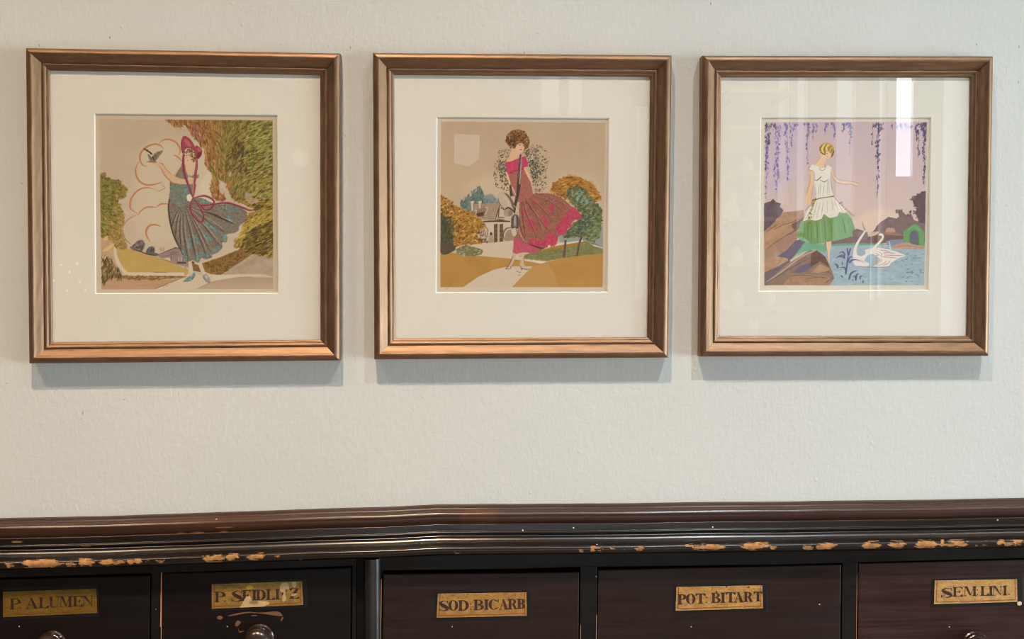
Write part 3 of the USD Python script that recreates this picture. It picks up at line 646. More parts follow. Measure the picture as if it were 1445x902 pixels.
    c.dabs([(250, 300), (400, 200), (440, 280), (380, 340)], 28, 4, 1.2, 60, [(72, 58, 58), (150, 128, 122), (60, 50, 52)], 0.85); c.dabs([(470, 350), (560, 285), (590, 370), (500, 385)], 14, 4, 1.2, 50, [(70, 62, 66), (130, 118, 118)], 0.8)
    c.stroke([(260, 318), (380, 350), (480, 388), (610, 412)], 1.3, (66, 54, 54))
    # brown bank and rocks on the right
    c.view(260, 285, 6.681)
    c.fill([(350, 690), (480, 600), (640, 490), (780, 450), (840, 442), (840, 705), (760, 692)], (178, 151, 124), smooth=False, var=0.10, f=(0.2, 0.25))
    c.fill([(110, 822), (250, 760), (400, 725), (560, 708), (840, 712), (840, 822)], (176, 147, 117), smooth=False, to=(186, 158, 128))
    c.stroke([(110, 822), (250, 760), (400, 725), (560, 708), (760, 702)], 0.8, (135, 112, 88), 0.6)
    c.fill([(300, 690), (760, 683), (700, 705), (540, 705), (300, 738)], (214, 188, 156), 0.8, soft=0.6)
    c.fill([(165, 580), (330, 525), (560, 432), (645, 490), (480, 600), (345, 688), (250, 680), (185, 655)], (138, 102, 56), smooth=False, var=0.18, f=(0.5, 0.5))
    c.dabs([(175, 590), (330, 530), (560, 440), (630, 490), (480, 595), (345, 680), (200, 650)], 190, 5, 0.9, lambda x, y: 20 + 60 * math.sin(x * 0.6), [(104, 72, 38), (160, 122, 66), (88, 60, 34)], 0.8, 0.8)
    for k in range(18): c.stroke([(500 + k * 18, 600 - k * 8), (520 + k * 18, 640 - k * 6)], 0.8, (150, 122, 98), 0.6)
    c.fill([(75, 575), (140, 600), (155, 662), (85, 650)], (128, 92, 58), smooth=False, var=0.15); c.fill([(0, 600), (40, 640), (30, 690), (0, 695)], (190, 154, 88), smooth=False)
    # trees
    c.view(130, 285, 6.681)
    LT = [(40, -260), (130, -228), (280, -195), (260, -180), (330, -130), (320, -90), (310, -40), (240, -20), (270, 40), (300, 120), (298, 200), (270, 270), (300, 350), (322, 436), (230, 436), (180, 350), (60, 300), (30, 0)]
    c.fill(LT, (140, 118, 66), rough=1.2)
    GR = [(104, 102, 46), (86, 80, 42), (132, 124, 58), (150, 140, 70), (74, 66, 38)]; YE = [(176, 138, 76), (158, 118, 62), (190, 154, 90), (140, 108, 56)]
    def left_tree(x, y, r): return (YE if (x - 141) / 46 + (y - 280) / 120 * 0.75 + r.uniform(-0.3, 0.3) > 0.62 else GR)[r.randint(4)]
    c.dabs(LT, 560, 6.5, 1.7, lambda x, y: -15 + 35 * math.sin(y * 0.35 + x * 0.2), None, 0.85, 0.7, shade=left_tree, curve=0.3)
    for q in ([(80, -265), (125, -280), (130, -245), (85, -235)],): c.fill(q, (160, 112, 76)); c.stroke([(80, -240), (130, -242)], 0.8, (95, 62, 42))
    c.dabs([(200, 230), (290, 260), (320, 430), (230, 430), (180, 330)], 110, 3.5, 1.4, 60, YE, 0.7, 0.9)
    for q in ([(108, 350), (138, 318), (152, 345), (122, 368)], [(98, 466), (140, 425), (200, 392), (200, 420), (150, 460)], [(95, 520), (118, 505), (130, 530), (100, 540)]): c.fill(q, (222, 178, 118), 0.9)
    c.dabs([(85, 545), (140, 530), (210, 600), (275, 680), (268, 735), (180, 715), (88, 770)], 190, 8, 1.5, lambda x, y: 75 + (x - 150) * 0.9, [(92, 68, 44), (120, 92, 56), (74, 54, 38), (150, 122, 70), (108, 96, 52)], 0.85, 0.4)
    c.view(260, 155, 6.681)
    RT = [(-150, 70), (400, 40), (880, 40), (900, 700), (890, 1330), (640, 1360), (560, 1305), (470, 1285), (510, 1190), (560, 1100), (600, 985), (660, 955), (650, 930), (560, 890), (470, 850), (430, 790), (400, 700), (350, 640), (330, 690), (350, 760), (395, 830), (350, 862), (290, 845), (240, 760), (255, 690), (262, 600), (222, 560), (192, 470), (205, 400), (150, 325), (90, 265), (50, 190), (0, 140), (-60, 165), (-110, 130)]
    c.fill(RT, (150, 118, 66), rough=1.4)
    BR = [(150, 92, 58), (190, 132, 72), (128, 78, 62), (172, 108, 74), (202, 150, 88), (120, 74, 44)]; OL = [(112, 112, 50), (92, 84, 42), (134, 124, 62), (120, 86, 48), (150, 140, 76)]; LM = [(142, 140, 62), (160, 154, 78), (108, 104, 46), (172, 160, 90), (84, 74, 40)]; LO = [(160, 130, 52), (180, 148, 66), (88, 74, 36), (124, 104, 44), (70, 56, 32)]
    def right_tree(x, y, r):
        t = (x - 268) / 117 + r.uniform(-0.12, 0.12)
        if y > 283: return LO[r.randint(5)] if x > 345 + r.uniform(-6, 6) else (LO + YE)[r.randint(9)]
        if t < 0.33 or (y > 255 and t < 0.5): return BR[r.randint(6)]
        return (OL if t < 0.66 else LM)[r.randint(5)]
    def right_dir(x, y): return -75 + 6 * math.sin(y * 0.3) if x < 318 else (25 + 14 * math.sin(y * 0.15) if x > 342 else 60)
    c.dabs(RT, 2600, 8.5, 1.7, right_dir, None, 0.82, 0.45, shade=right_tree, curve=0.22)
    c.dabs([(420, 380), (520, 280), (620, 420), (600, 560), (480, 600), (380, 520)], 110, 7, 1.6, 70, [(70, 52, 40), (88, 66, 52), (98, 74, 44)], 0.75, 0.8)
    c.dabs([(500, 150), (860, 120), (860, 900), (560, 800)], 90, 8, 1.6, lambda x, y: 40, [(74, 56, 36), (92, 66, 44)], 0.8, 0.4)
    c.dabs([(640, 90), (860, 80), (860, 560), (640, 600), (600, 300)], 260, 9, 1.3, lambda x, y: 27 + (y - 170) * 0.1, [(170, 164, 92), (92, 82, 42), (150, 146, 70)], 0.8, 0.2)
    c.dabs([(560, 1250), (640, 1120), (838, 1040), (880, 1290), (640, 1350)], 260, 9, 1.5, 25, [(72, 60, 34), (96, 80, 40), (120, 100, 46)], 0.8, 0.3)
    c.dabs([(560, 1080), (680, 1000), (880, 930), (880, 1030), (640, 1120), (520, 1260)], 200, 8, 1.5, 30, [(178, 148, 62), (160, 128, 52), (196, 166, 84)], 0.8, 0.3)
    for q, k in (([(335, 690), (365, 680), (385, 760), (350, 800), (325, 740)], (206, 178, 160)), ([(575, 790), (620, 780), (640, 830), (690, 840), (680, 880), (600, 880)], (190, 150, 130)), ([(415, 600), (440, 590), (445, 620), (420, 630)], (195, 170, 165))): c.fill(q, k, 0.75, rough=1)
    c.dabs([(60, 190), (130, 130), (180, 260), (120, 300)], 60, 5, 1.4, -70, [(130, 78, 86), (112, 66, 70), (150, 92, 96)], 0.7, 0.5)
    # the woman: dress
    c.view(230, 260, 6.443)
    SK = [(78, -40), (62, 70), (50, 180), (55, 280), (75, 400), (110, 500), (165, 600), (205, 690), (235, 705), (270, 690), (320, 712), (350, 672), (385, 682), (440, 668), (450, 640), (495, 622), (540, 575), (535, 530), (575, 526), (585, 490), (570, 462), (640, 442), (685, 425), (695, 375), (740, 345), (765, 272), (762, 250), (700, 210), (600, 180), (470, 180), (360, 130), (290, 128), (230, 105), (225, -40)]
    c.fill(SK, (128, 112, 98), rough=0.4, var=0.25, f=(0.6, 0.6))
    P = Polygon(spline(c.px(SK), True)).buffer(0)
    c.dabs(SK, 900, 3.2, 1.0, lambda x, y: -55 + (x - 240) * 0.45, [(98, 80, 68), (156, 136, 118), (126, 106, 94), (86, 70, 60), (112, 124, 116), (140, 116, 102)], 0.6, 0.9)
    TE = [(104, 144, 138), (126, 158, 150), (94, 130, 128)]
    for q in ([(130, 140), (210, 130), (190, 190), (150, 210)], [(90, 60), (150, 100), (120, 170)], [(500, 210), (600, 190), (690, 215), (640, 250), (540, 250)], [(590, 290), (640, 300), (620, 345), (580, 330)], [(380, 350), (420, 340), (450, 400), (410, 400)], [(430, 380), (520, 430), (480, 440)], [(210, 500), (250, 510), (260, 570), (225, 580)], [(270, 470), (310, 480), (320, 550)], [(330, 620), (440, 640), (400, 680), (350, 660)], [(360, 430), (420, 450), (440, 520), (390, 500)], [(280, 630), (330, 660), (310, 700)], [(540, 460), (585, 480), (570, 520), (540, 510)], [(480, 560), (530, 550), (500, 610), (440, 630)], [(330, 140), (400, 150), (420, 190), (350, 180)], [(160, 600), (210, 620), (240, 690), (200, 680)], [(190, 10), (225, 50), (200, 90)]):
        c.dabs(q, 34, 4.2, 1.5, -50, TE, 0.6, 0.7)
    for e, b in (((75, 400), 0.9), ((110, 500), 1), ((165, 600), 1.1), ((230, 690), 1.0), ((300, 690), 1.3), ((390, 640), 1.0), ((420, 600), 0.8), ((510, 560), 0.9), ((560, 440), 1.2), ((640, 360), 1.3), ((500, 420), 0.7)):
        s0 = np.array([150 + e[0] * 0.12, 195]); m = (s0 + e) / 2 + np.array([-14, 10]) * (1 if e[0] < 300 else -0.4)
        c.stroke([s0, m, e], [0.3, 0.8 * b, 1.5 * b, 0.7 * b], (72, 56, 50), 0.75)
        c.stroke([s0 + [14, 0], m + [16, -4], np.array(e) + [22, -10]], [0.2, 0.7, 1.1, 0.3], (196, 176, 152), 0.6)
    c.stroke([(62, 120), (50, 200), (58, 300), (85, 430), (130, 540), (185, 640)], [0.8, 2.2, 2.4, 2.0, 2.2, 1.0], (70, 52, 48), 0.85)
    c.stroke([(380, 245), (480, 280), (640, 360)], [0.3, 1.4, 0.8], (58, 44, 40), 0.85)
    # bodice, neck, arms
    c.view(195, 180, 9.02)
    c.fill([(560, 450), (500, 560), (468, 640), (590, 655), (640, 640), (600, 480)], (132, 122, 104), smooth=False, var=0.3, f=(1, 1)); c.fill([(720, 600), (770, 600), (765, 640), (720, 650), (640, 620), (660, 600)], (132, 124, 108), var=0.3, f=(1, 1))
    c.fill([(432, 700), (410, 780), (395, 905), (430, 960), (640, 905), (690, 870), (700, 700)], (120, 120, 108), smooth=False, var=0.35, f=(0.9, 0.9))
    c.dabs([(435, 710), (400, 900), (600, 900), (640, 740)], 90, 3, 1, 80, [(98, 92, 82), (150, 140, 122), (104, 128, 126)], 0.7, 0.8); c.dabs([(560, 800), (640, 780), (620, 860), (560, 870)], 26, 3, 1.2, 20, TE, 0.8, 0.8)
    SKIN = (211, 166, 126)
    c.fill([(600, 400), (725, 400), (735, 470), (712, 560), (690, 612), (655, 606), (612, 560), (600, 470)], (213, 174, 136))
    c.fill([(440, 612), (500, 540), (548, 478), (556, 490), (500, 580), (462, 632)], (205, 160, 122)); c.stroke([(462, 632), (510, 560), (562, 480)], 0.7, (120, 84, 60))
    c.fill([(186, 452), (215, 430), (262, 440), (320, 478), (370, 545), (450, 612), (560, 652), (700, 662), (712, 712), (560, 722), (440, 702), (385, 655), (325, 580), (275, 500), (225, 480)], SKIN)
    c.stroke([(250, 490), (290, 525), (330, 595), (385, 660), (440, 702), (520, 716)], [0.5, 1.0, 1.4, 1.4, 0.9, 0.3], (170, 105, 68), 0.8); c.stroke([(262, 440), (320, 478), (370, 545), (450, 612)], 0.6, (140, 96, 68), 0.8)
    c.stroke([(285, 450), (322, 472)], 0.9, (96, 78, 62), 0.8)
    c.fill([(600, 335), (650, 305), (692, 350), (692, 420), (660, 450), (625, 448), (604, 415)], (216, 177, 140))
    for q in ((618, 358), (648, 352)): c.stroke([(q[0] - 12, q[1]), (q[0] + 10, q[1] - 3)], 0.9, (96, 66, 48))
    c.stroke([(622, 418), (640, 420)], 0.9, (176, 84, 76)); c.stroke([(622, 375), (618, 395)], 0.5, (150, 104, 76))
    c.dabs([(585, 290), (640, 270), (720, 300), (740, 390), (710, 440), (670, 390), (655, 330), (600, 335), (580, 330)], 75, 3.4, 1.3, lambda x, y: x * 40, [(92, 70, 38), (124, 98, 56), (146, 118, 70), (78, 56, 34)], 0.85, 1.2)
    # bonnet and ribbons
    RE, RD, RH = (158, 66, 80), (104, 34, 50), (198, 106, 114)
    c.fill([(580, 108), (630, 122), (690, 190), (722, 255), (735, 345), (705, 295), (650, 262), (600, 280), (572, 345), (555, 280), (547, 200), (556, 140)], RE)
    c.fill([(590, 150), (640, 170), (680, 235), (640, 240), (600, 200)], RH, 0.8, soft=0.7); c.stroke([(560, 150), (549, 210), (558, 290), (574, 345)], 1.3, RD, 0.8); c.stroke([(640, 130), (695, 200), (728, 290)], 0.8, RD, 0.7)
    c.fill([(730, 232), (780, 250), (815, 300), (802, 360), (765, 400), (742, 392), (724, 320)], RE); c.fill([(760, 320), (800, 310), (800, 350), (765, 395), (745, 385)], RD, 0.65, soft=0.5); c.fill([(750, 262), (785, 272), (800, 300), (770, 310)], RH, 0.7, soft=0.5)
    c.stroke([(580, 340), (574, 450), (588, 560), (610, 650), (650, 760), (695, 868)], [3.4, 3.4, 3.8, 3.4, 2.6, 1.2], (150, 62, 82)); c.stroke([(566, 360), (566, 470), (584, 580), (606, 670), (650, 770)], 1.1, RD, 0.85)
    c.stroke([(590, 470), (600, 580), (612, 640)], 0.8, RH, 0.7)
    c.stroke([(745, 405), (742, 500), (724, 620), (712, 760), (700, 880)], [2.6, 3.6, 3.6, 2.2, 1.2], (170, 78, 92)); c.stroke([(754, 420), (752, 510), (736, 620), (718, 760)], 0.9, RD, 0.8)
    c.view(230, 260, 6.443)
    c.fill([(215, 110), (240, 90), (262, 110), (260, 150), (225, 152)], (222, 203, 174)); 
    for pts in ([(272, 128), (370, 105), (440, 130), (466, 165), (440, 215), (385, 232), (345, 195), (280, 140)], [(266, 132), (250, 200), (262, 262), (310, 320), (350, 342), (372, 290), (342, 220), (290, 142)], [(466, 180), (540, 170), (620, 174), (720, 210), (790, 236), (838, 226)], [(345, 190), (420, 185), (462, 172)]):
        c.stroke(pts, [1.5, 2.8, 2.9, 2.4, 2.9, 2.4, 1.4], (140, 62, 74)); c.stroke(np.array(pts) + [3, -4], [0.3, 0.9, 1.0, 0.6, 0.9, 0.3], RH, 0.75); c.stroke(np.array(pts) + [-2, 5], [0.3, 0.8, 0.8, 0.6, 0.8, 0.3], (92, 26, 44), 0.8)
    c.stroke([(230, 0), (250, 70), (275, 130)], [2.4, 2.2, 1.2], (140, 62, 74)); c.stroke([(296, 0), (285, 70), (272, 130)], [2.2, 1.8, 1.0], (160, 70, 86))
    # legs and shoes
    c.fill([(230, 702), (262, 702), (276, 790), (262, 812), (238, 815), (236, 780)], (212, 182, 150), smooth=False); c.fill([(312, 715), (350, 708), (382, 800), (366, 822), (352, 815)], (212, 182, 150), smooth=False)
    c.stroke([(262, 705), (276, 790)], 0.5, (140, 104, 78)); c.stroke([(312, 716), (352, 815)], 0.5, (140, 104, 78))
    c.fill([(180, 888), (215, 850), (250, 832), (288, 798), (296, 826), (270, 870), (250, 862), (238, 878)], (112, 138, 138), smooth=False); c.stroke([(180, 888), (240, 880), (262, 868), (294, 825)], 0.7, (72, 76, 76)); c.fill([(240, 830), (268, 815), (262, 840)], (206, 176, 144), smooth=False)
    c.fill([(358, 830), (400, 815), (420, 850), (432, 888), (412, 892), (376, 866)], (148, 142, 146), smooth=False); c.stroke([(360, 830), (378, 868), (412, 893), (432, 888)], 0.7, (88, 80, 84)); c.fill([(380, 832), (398, 828), (408, 858), (390, 855)], (206, 176, 144), smooth=False)
    # butterfly on her hand
    c.view(195, 180, 9.02)
    c.fill([(120, 335), (180, 372), (210, 325), (312, 292), (300, 330), (270, 360), (245, 400), (205, 432), (150, 420)], (134, 118, 100), 0.9, rough=0.4, var=0.3, f=(1, 1)); c.fill([(105, 436), (190, 418), (240, 440), (180, 448)], (120, 104, 88), 0.8)
    for a, b in (((180, 380), (300, 300)), ((190, 390), (270, 345)), ((190, 400), (240, 395)), ((125, 345), (165, 400)), ((140, 420), (200, 385)), ((210, 330), (230, 400))): c.stroke([a, b], 0.7, (72, 58, 50), 0.85)
    c.stroke([(65, 265), (110, 292), (165, 332), (195, 395), (215, 425)], [1.2, 2.0, 2.2, 1.4, 0.7], (60, 48, 42)); c.stroke([(90, 275), (130, 285)], 0.5, (60, 48, 42)); c.fill([(165, 350), (182, 345), (180, 372), (166, 372)], (215, 195, 168))
    c.trim(IMG, (205, 178, 149))
    # signature scrawl
    c.view(160, 320, 10.025)
    for pts in ([(690, 850), (700, 835), (712, 850), (720, 832)], [(725, 838), (745, 830), (760, 834), (790, 822)], [(705, 872), (712, 866)]): c.stroke(pts, 0.5, (110, 90, 72), 0.8)
    return c.ink(X, Y, (228, 209, 184), warm=0.5)

def ink_two(X, Y):
    c = Paper(608, 156, 868, 424, (208, 184, 157), seed=22)
    IMG = [(622.3, 171.5), (854.6, 173.0), (850.3, 405.4), (621.2, 405.4)]
    c.fill(IMG, (187, 159, 129), smooth=False, to=(198, 170, 138))
    n = c.noise(0.03, 0.05, 3, 5); m = c.mask(np.array(IMG)); c.a[m] *= (1 + 0.06 * n[m])[:, None]
    c.view(610, 160, 6.938); c.fill([(300, 700), (560, 600), (700, 640), (900, 760), (700, 900), (420, 880)], (205, 178, 146), 0.6, soft=5)
    c.view(735, 160, 6.938); c.fill([(300, 650), (400, 540), (560, 560), (760, 640), (800, 820), (700, 900), (300, 860)], (200, 173, 142), 0.6, soft=5)
    # far trees and house
    c.view(615, 250, 8.2)
    c.fill([(280, 330), (288, 262), (322, 275), (372, 200), (398, 228), (440, 195), (480, 150), (506, 92), (535, 150), (560, 215), (640, 195), (695, 240), (722, 300), (640, 330), (400, 400), (300, 352)], (108, 122, 118), smooth=False, rough=0.8, var=0.15)
    c.fill([(560, 215), (640, 195), (695, 240), (722, 300), (580, 300)], (142, 150, 144), 0.7, rough=0.6)
    c.dabs([(290, 340), (300, 270), (370, 210), (500, 110), (550, 210), (560, 290), (400, 390)], 150, 5, 1.4, 75, [(78, 98, 100), (94, 112, 112), (118, 132, 126), (68, 84, 86)], 0.75, 0.5)
    c.dabs([(560, 270), (700, 250), (720, 300), (580, 300)], 30, 4, 1.2, 70, [(92, 108, 110), (120, 134, 132)], 0.7, 0.5)
    c.fill([(400, 400), (440, 312), (735, 302), (745, 310), (685, 502), (560, 492), (440, 445)], (166, 140, 117), smooth=False, var=0.08)
    for k in range(12): c.stroke([(432 + k * 4, 325 + k * 15), (560 + k * 3, 320 + k * 15), (732 - k * 4, 318 + k * 15)], 0.6, (128, 102, 84), 0.55)
    for x in (405, 496): c.fill([(x, 300), (x + 32, 296), (x + 30, 390), (x + 8, 395)], (204, 178, 150), smooth=False); c.fill([(x - 6, 280), (x + 36, 274), (x + 34, 298), (x - 2, 302)], (210, 186, 160), smooth=False); c.stroke([(x + 30, 300), (x + 30, 390)], 0.7, (110, 84, 70))
    c.fill([(400, 400), (440, 385), (480, 370), (560, 350), (600, 360), (560, 470), (440, 440)], (140, 112, 92), smooth=False, var=0.2, f=(1, 1)); c.fill([(470, 420), (560, 400), (550, 450), (480, 455)], (84, 62, 50), smooth=False); c.stroke([(440, 400), (470, 380), (460, 440)], 1.2, (205, 180, 152)); c.stroke([(565, 360), (600, 356), (560, 460)], 1.2, (200, 175, 148))
    c.fill([(742, 305), (690, 495), (860, 500), (905, 420), (860, 350)], (196, 170, 143), smooth=False)
    for pts in ([(745, 305), (688, 500)], [(735, 345), (720, 490)], [(690, 492), (800, 495)], [(745, 350), (800, 380)], [(720, 470), (800, 470)]): c.stroke(pts, 1.4, (84, 60, 52), 0.9)
    c.fill([(575, 520), (860, 515), (905, 560), (905, 745), (760, 770), (600, 772)], (205, 180, 154), smooth=False, var=0.05)
    c.stroke([(545, 516), (620, 512), (760, 510), (860, 514)], [1.4, 2.2, 2.2, 1.6], (86, 60, 54)); c.stroke([(552, 530), (600, 610), (600, 770)], 1.2, (104, 78, 66), smooth=False)
    for x0, x1 in ((672, 714), (738, 778)): c.fill([(x0, 545), (x1, 540), (x1, 745), (x0, 768)], (98, 76, 66), smooth=False, var=0.25, f=(1.2, .4))
    for y in (600, 650, 700): c.stroke([(672, y), (778, y - 4)], 0.5, (180, 152, 126), 0.8)
    c.fill([(716, 540), (736, 540), (738, 745), (716, 760)], (190, 164, 138), smooth=False); c.stroke([(690, 768), (760, 778), (812, 760)], 1.6, (90, 66, 58))
    c.fill([(788, 742), (785, 660), (818, 602), (870, 588), (905, 610), (905, 742)], (205, 180, 154)); c.fill([(802, 742), (800, 670), (830, 618), (872, 606), (905, 630), (905, 740)], (158, 132, 112), var=0.1); c.stroke([(788, 742), (784, 660), (818, 600), (870, 586), (905, 605)], 1.0, (100, 76, 66))
    c.dabs([(500, 640), (545, 585), (570, 640), (590, 765), (520, 780)], 46, 5, 1.5, 60, [(92, 70, 62), (120, 94, 84), (78, 56, 52), (150, 120, 110)], 0.85, 0.9); c.fill([(535, 765), (580, 760), (590, 780), (540, 785)], (214, 192, 168), smooth=False)
    c.fill([(615, 680), (640, 640), (665, 690), (660, 765), (612, 768)], (168, 146, 118), var=0.2, f=(1, 1)); c.fill([(625, 655), (640, 635), (655, 660), (640, 672)], (66, 50, 46))
    # ground
    c.view(610, 285, 6.938)
    c.fill([(230, 440), (480, 410), (820, 375), (1000, 440), (1200, 520), (1100, 600), (860, 570), (480, 530), (300, 470)], (206, 180, 152), smooth=False, var=0.03)
    c.view(735, 285, 6.938)
    c.fill([(370, 330), (500, 260), (800, 235), (806, 450), (640, 400), (380, 395)], (146, 148, 140), smooth=False)
    c.fill([(-20, 530), (190, 478), (420, 425), (640, 386), (720, 400), (803, 445), (803, 506), (430, 548), (250, 580), (30, 556)], (126, 124, 80), smooth=False, var=0.12, f=(0.4, 0.2))
    c.dabs([(0, 540), (420, 440), (640, 395), (800, 450), (800, 500), (430, 540), (250, 572)], 200, 5, 1, 12, [(104, 112, 70), (146, 140, 92), (112, 102, 62), (96, 106, 74)], 0.65, 0.4)
    c.fill([(150, 492), (300, 440), (420, 420), (640, 384), (650, 396), (430, 450), (250, 480)], (156, 116, 56), smooth=False, var=0.2, f=(1, 1)); c.fill([(330, 432), (360, 405), (430, 398), (610, 376), (610, 388), (430, 415)], (216, 192, 163), smooth=False)
    c.fill([(660, 395), (700, 415), (800, 445), (803, 455), (720, 435)], (214, 190, 165), smooth=False)
    c.view(610, 285, 6.938)
    c.fill([(78, 486), (300, 512), (470, 530), (730, 552), (880, 572), (1050, 603), (1300, 548), (1490, 522), (1673, 503), (1670, 837), (78, 837)], (176, 131, 68), smooth=False, var=0.06, f=(0.06, 0.06))
    c.fill([(880, 562), (1060, 580), (1120, 590), (1060, 606)], (217, 194, 166), smooth=False)
    c.fill([(300, 837), (450, 732), (600, 664), (730, 634), (905, 630), (982, 632), (870, 740), (780, 837)], (206, 181, 155), smooth=False, var=0.03); c.stroke([(300, 837), (450, 732), (600, 664), (730, 634)], 0.6, (150, 112, 70), 0.5)
    c.fill([(782, 837), (870, 742), (985, 634), (1090, 604), (1130, 600), (1200, 700), (1235, 837)], (182, 139, 84), smooth=False)
    # yellow shrub and dark greenery
    c.view(615, 250, 8.2)
    YT = [(52, 215), (110, 235), (160, 262), (205, 315), (290, 358), (385, 400), (440, 440), (540, 510), (572, 568), (505, 615), (480, 690), (530, 765), (350, 775), (230, 800), (200, 700), (150, 560), (90, 420), (52, 400)]
    c.fill([(52, 380), (150, 400), (240, 500), (250, 700), (220, 790), (215, 850), (52, 866)], (80, 76, 60), var=0.2); c.dabs([(60, 480), (160, 520), (220, 640), (215, 760), (60, 770)], 130, 5, 1.5, 60, [(58, 70, 52), (84, 100, 72), (66, 62, 50), (72, 92, 78)], 0.8, 0.8); c.fill([(52, 770), (210, 770), (212, 850), (52, 866)], (88, 74, 64), 0.9, var=0.12)
    c.fill(YT, (158, 116, 56), rough=1.2); Y2 = [(186, 142, 64), (150, 102, 46), (204, 164, 86), (122, 78, 36), (172, 126, 56), (98, 62, 34)]
    c.dabs(YT, 560, 5.2, 1.6, lambda x, y: 10 + 40 * math.sin(x * 0.5 + y * 0.3), Y2, 0.85, 0.8, curve=0.4)
    c.dabs([(60, 400), (140, 430), (210, 540), (200, 720), (60, 700)], 150, 5, 1.6, 50, [(70, 72, 56), (88, 96, 66), (62, 60, 48), (92, 84, 52)], 0.7, 0.9)
    c.fill([(240, 842), (330, 792), (480, 820), (545, 850), (500, 905), (280, 905)], (122, 120, 84), rough=0.8, var=0.15); c.dabs([(240, 842), (330, 795), (530, 850), (490, 900), (280, 900)], 80, 4.5, 1.3, 20, [(146, 146, 112), (98, 100, 66), (168, 164, 132), (110, 92, 56)], 0.75, 0.7)
    # trees on the right
    c.view(770, 240, 6.933)
    YC = [(58, 205), (75, 140), (120, 105), (180, 72), (280, 58), (380, 96), (470, 148), (515, 220), (535, 290), (450, 320), (360, 330), (270, 340), (200, 280), (120, 250)]
    GC = [(205, 215), (260, 170), (330, 160), (390, 200), (450, 280), (540, 380), (552, 470), (540, 560), (522, 640), (480, 705), (420, 690), (350, 660), (270, 650), (200, 668), (170, 645), (240, 560), (345, 470), (330, 400), (260, 330)]
    c.fill(YC, (160, 112, 48), rough=1.4); c.dabs(YC, 330, 6.5, 1.6, lambda x, y: 5 + 22 * math.sin(y * 0.4 + x * .1), [(166, 116, 46), (194, 148, 70), (132, 86, 40), (110, 70, 34), (180, 132, 60)], 0.85, 0.5, curve=0.35)
    for k in range(16): c.stroke([(420 + k * 7, 110 + k * 12), (470 + k * 5, 112 + k * 13)], 0.9, (170, 124, 56), 0.8)
    c.fill(GC, (100, 104, 74), rough=1.4); c.dabs(GC, 620, 6, 1.6, lambda x, y: 15 + 30 * math.sin(x * 0.4 + y * 0.25), [(84, 94, 66), (122, 130, 94), (68, 80, 64), (148, 152, 118), (110, 114, 72), (78, 76, 54)], 0.82, 0.7, curve=0.3)
    c.dabs([(300, 200), (400, 260), (400, 330), (320, 330)], 40, 5, 1.6, 40, [(140, 160, 146), (118, 140, 124)], 0.7, 0.8); c.dabs([(320, 450), (480, 470), (480, 560), (300, 600)], 70, 5, 1.5, 20, [(50, 72, 70), (62, 84, 82)], 0.75, 0.6); c.dabs([(400, 560), (540, 500), (520, 650), (420, 690)], 70, 5, 1.3, 25, [(136, 148, 104), (108, 122, 80)], 0.75, 0.6)
    c.view(735, 285, 6.938)
    for pts in ([(438, 372), (430, 450), (420, 545)], [(594, 335), (566, 430), (550, 530)]): c.stroke(pts, [3.2, 2.6, 3.2], (104, 84, 80)); c.stroke(np.array(pts) + [6, 0], 0.9, (66, 50, 52), 0.8)
    # hedge of flowers behind her shoulders: dots
    c.view(690, 175, 9.02)
    DK = [(74, 66, 58), (96, 96, 84), (58, 54, 50), (152, 84, 70), (118, 110, 88), (84, 98, 92), (176, 120, 98)]
    c.dabs([(110, 350), (270, 305), (240, 420), (222, 600), (265, 780), (235, 860), (100, 810), (58, 700), (66, 560), (96, 430)], 150, 2.4, 1.5, lambda x, y: x * 90 + y * 70, DK, 0.85, 2)
    c.dabs([(450, 345), (540, 275), (640, 262), (725, 320), (765, 430), (745, 560), (725, 700), (722, 830), (590, 880), (555, 740), (520, 600), (480, 420)], 240, 2.4, 1.5, lambda x, y: 40 + x * 7, DK, 0.85, 1.2)
    c.dabs([(130, 480), (215, 470), (235, 760), (180, 760), (130, 640)], 120, 2.6, 1.6, 40, DK[:3] + [(110, 104, 90)], 0.8, 1.5); c.dabs([(450, 360), (560, 320), (640, 420), (660, 600), (620, 700), (550, 680), (500, 480)], 190, 2.6, 1.6, 30, DK[:3] + [(120, 114, 98)], 0.8, 1.5)
    c.dabs([(500, 390), (580, 380), (560, 460), (500, 440)], 14, 2.2, 1.3, 30, [(190, 180, 165)], 0.8, 1.5)
    # skirt
    c.view(690, 260, 6.936)
    SK = [(306, 160), (340, 115), (420, 96), (520, 88), (620, 95), (720, 140), (800, 210), (852, 240), (890, 285), (908, 325), (880, 352), (842, 345), (806, 390), (800, 420), (762, 440), (750, 482), (690, 500), (670, 560), (640, 600), (600, 606), (540, 630), (490, 660), (420, 672), (330, 668), (240, 682), (240, 600), (250, 510), (280, 470), (290, 300)]
    c.fill(SK, (148, 94, 80), rough=0.3, var=0.2, f=(0.5, 0.5))
    c.dabs(SK, 800, 3.6, 0.9, lambda x, y: -60 + (x - 735) * 0.55, [(122, 72, 62), (160, 112, 94), (146, 100, 80), (112, 70, 58), (170, 116, 92)], 0.6, 0.5)
    PK, PD = (186, 62, 92), (146, 40, 68)
    def pink(pts, k=PK, **kw): c.fill(pts, k, 0.88, var=0.16, f=(0.7, 0.7), soft=0.35, **kw)
    pink([(812, 228), (852, 240), (890, 285), (908, 325), (880, 352), (842, 345), (806, 390), (800, 420), (762, 440), (750, 482), (690, 500), (650, 440), (700, 370), (760, 290)], rough=0.4)
    pink([(395, 560), (420, 535), (480, 548), (550, 545), (575, 495), (650, 488), (670, 560), (640, 602), (560, 608), (480, 612), (420, 595)], rough=0.5)
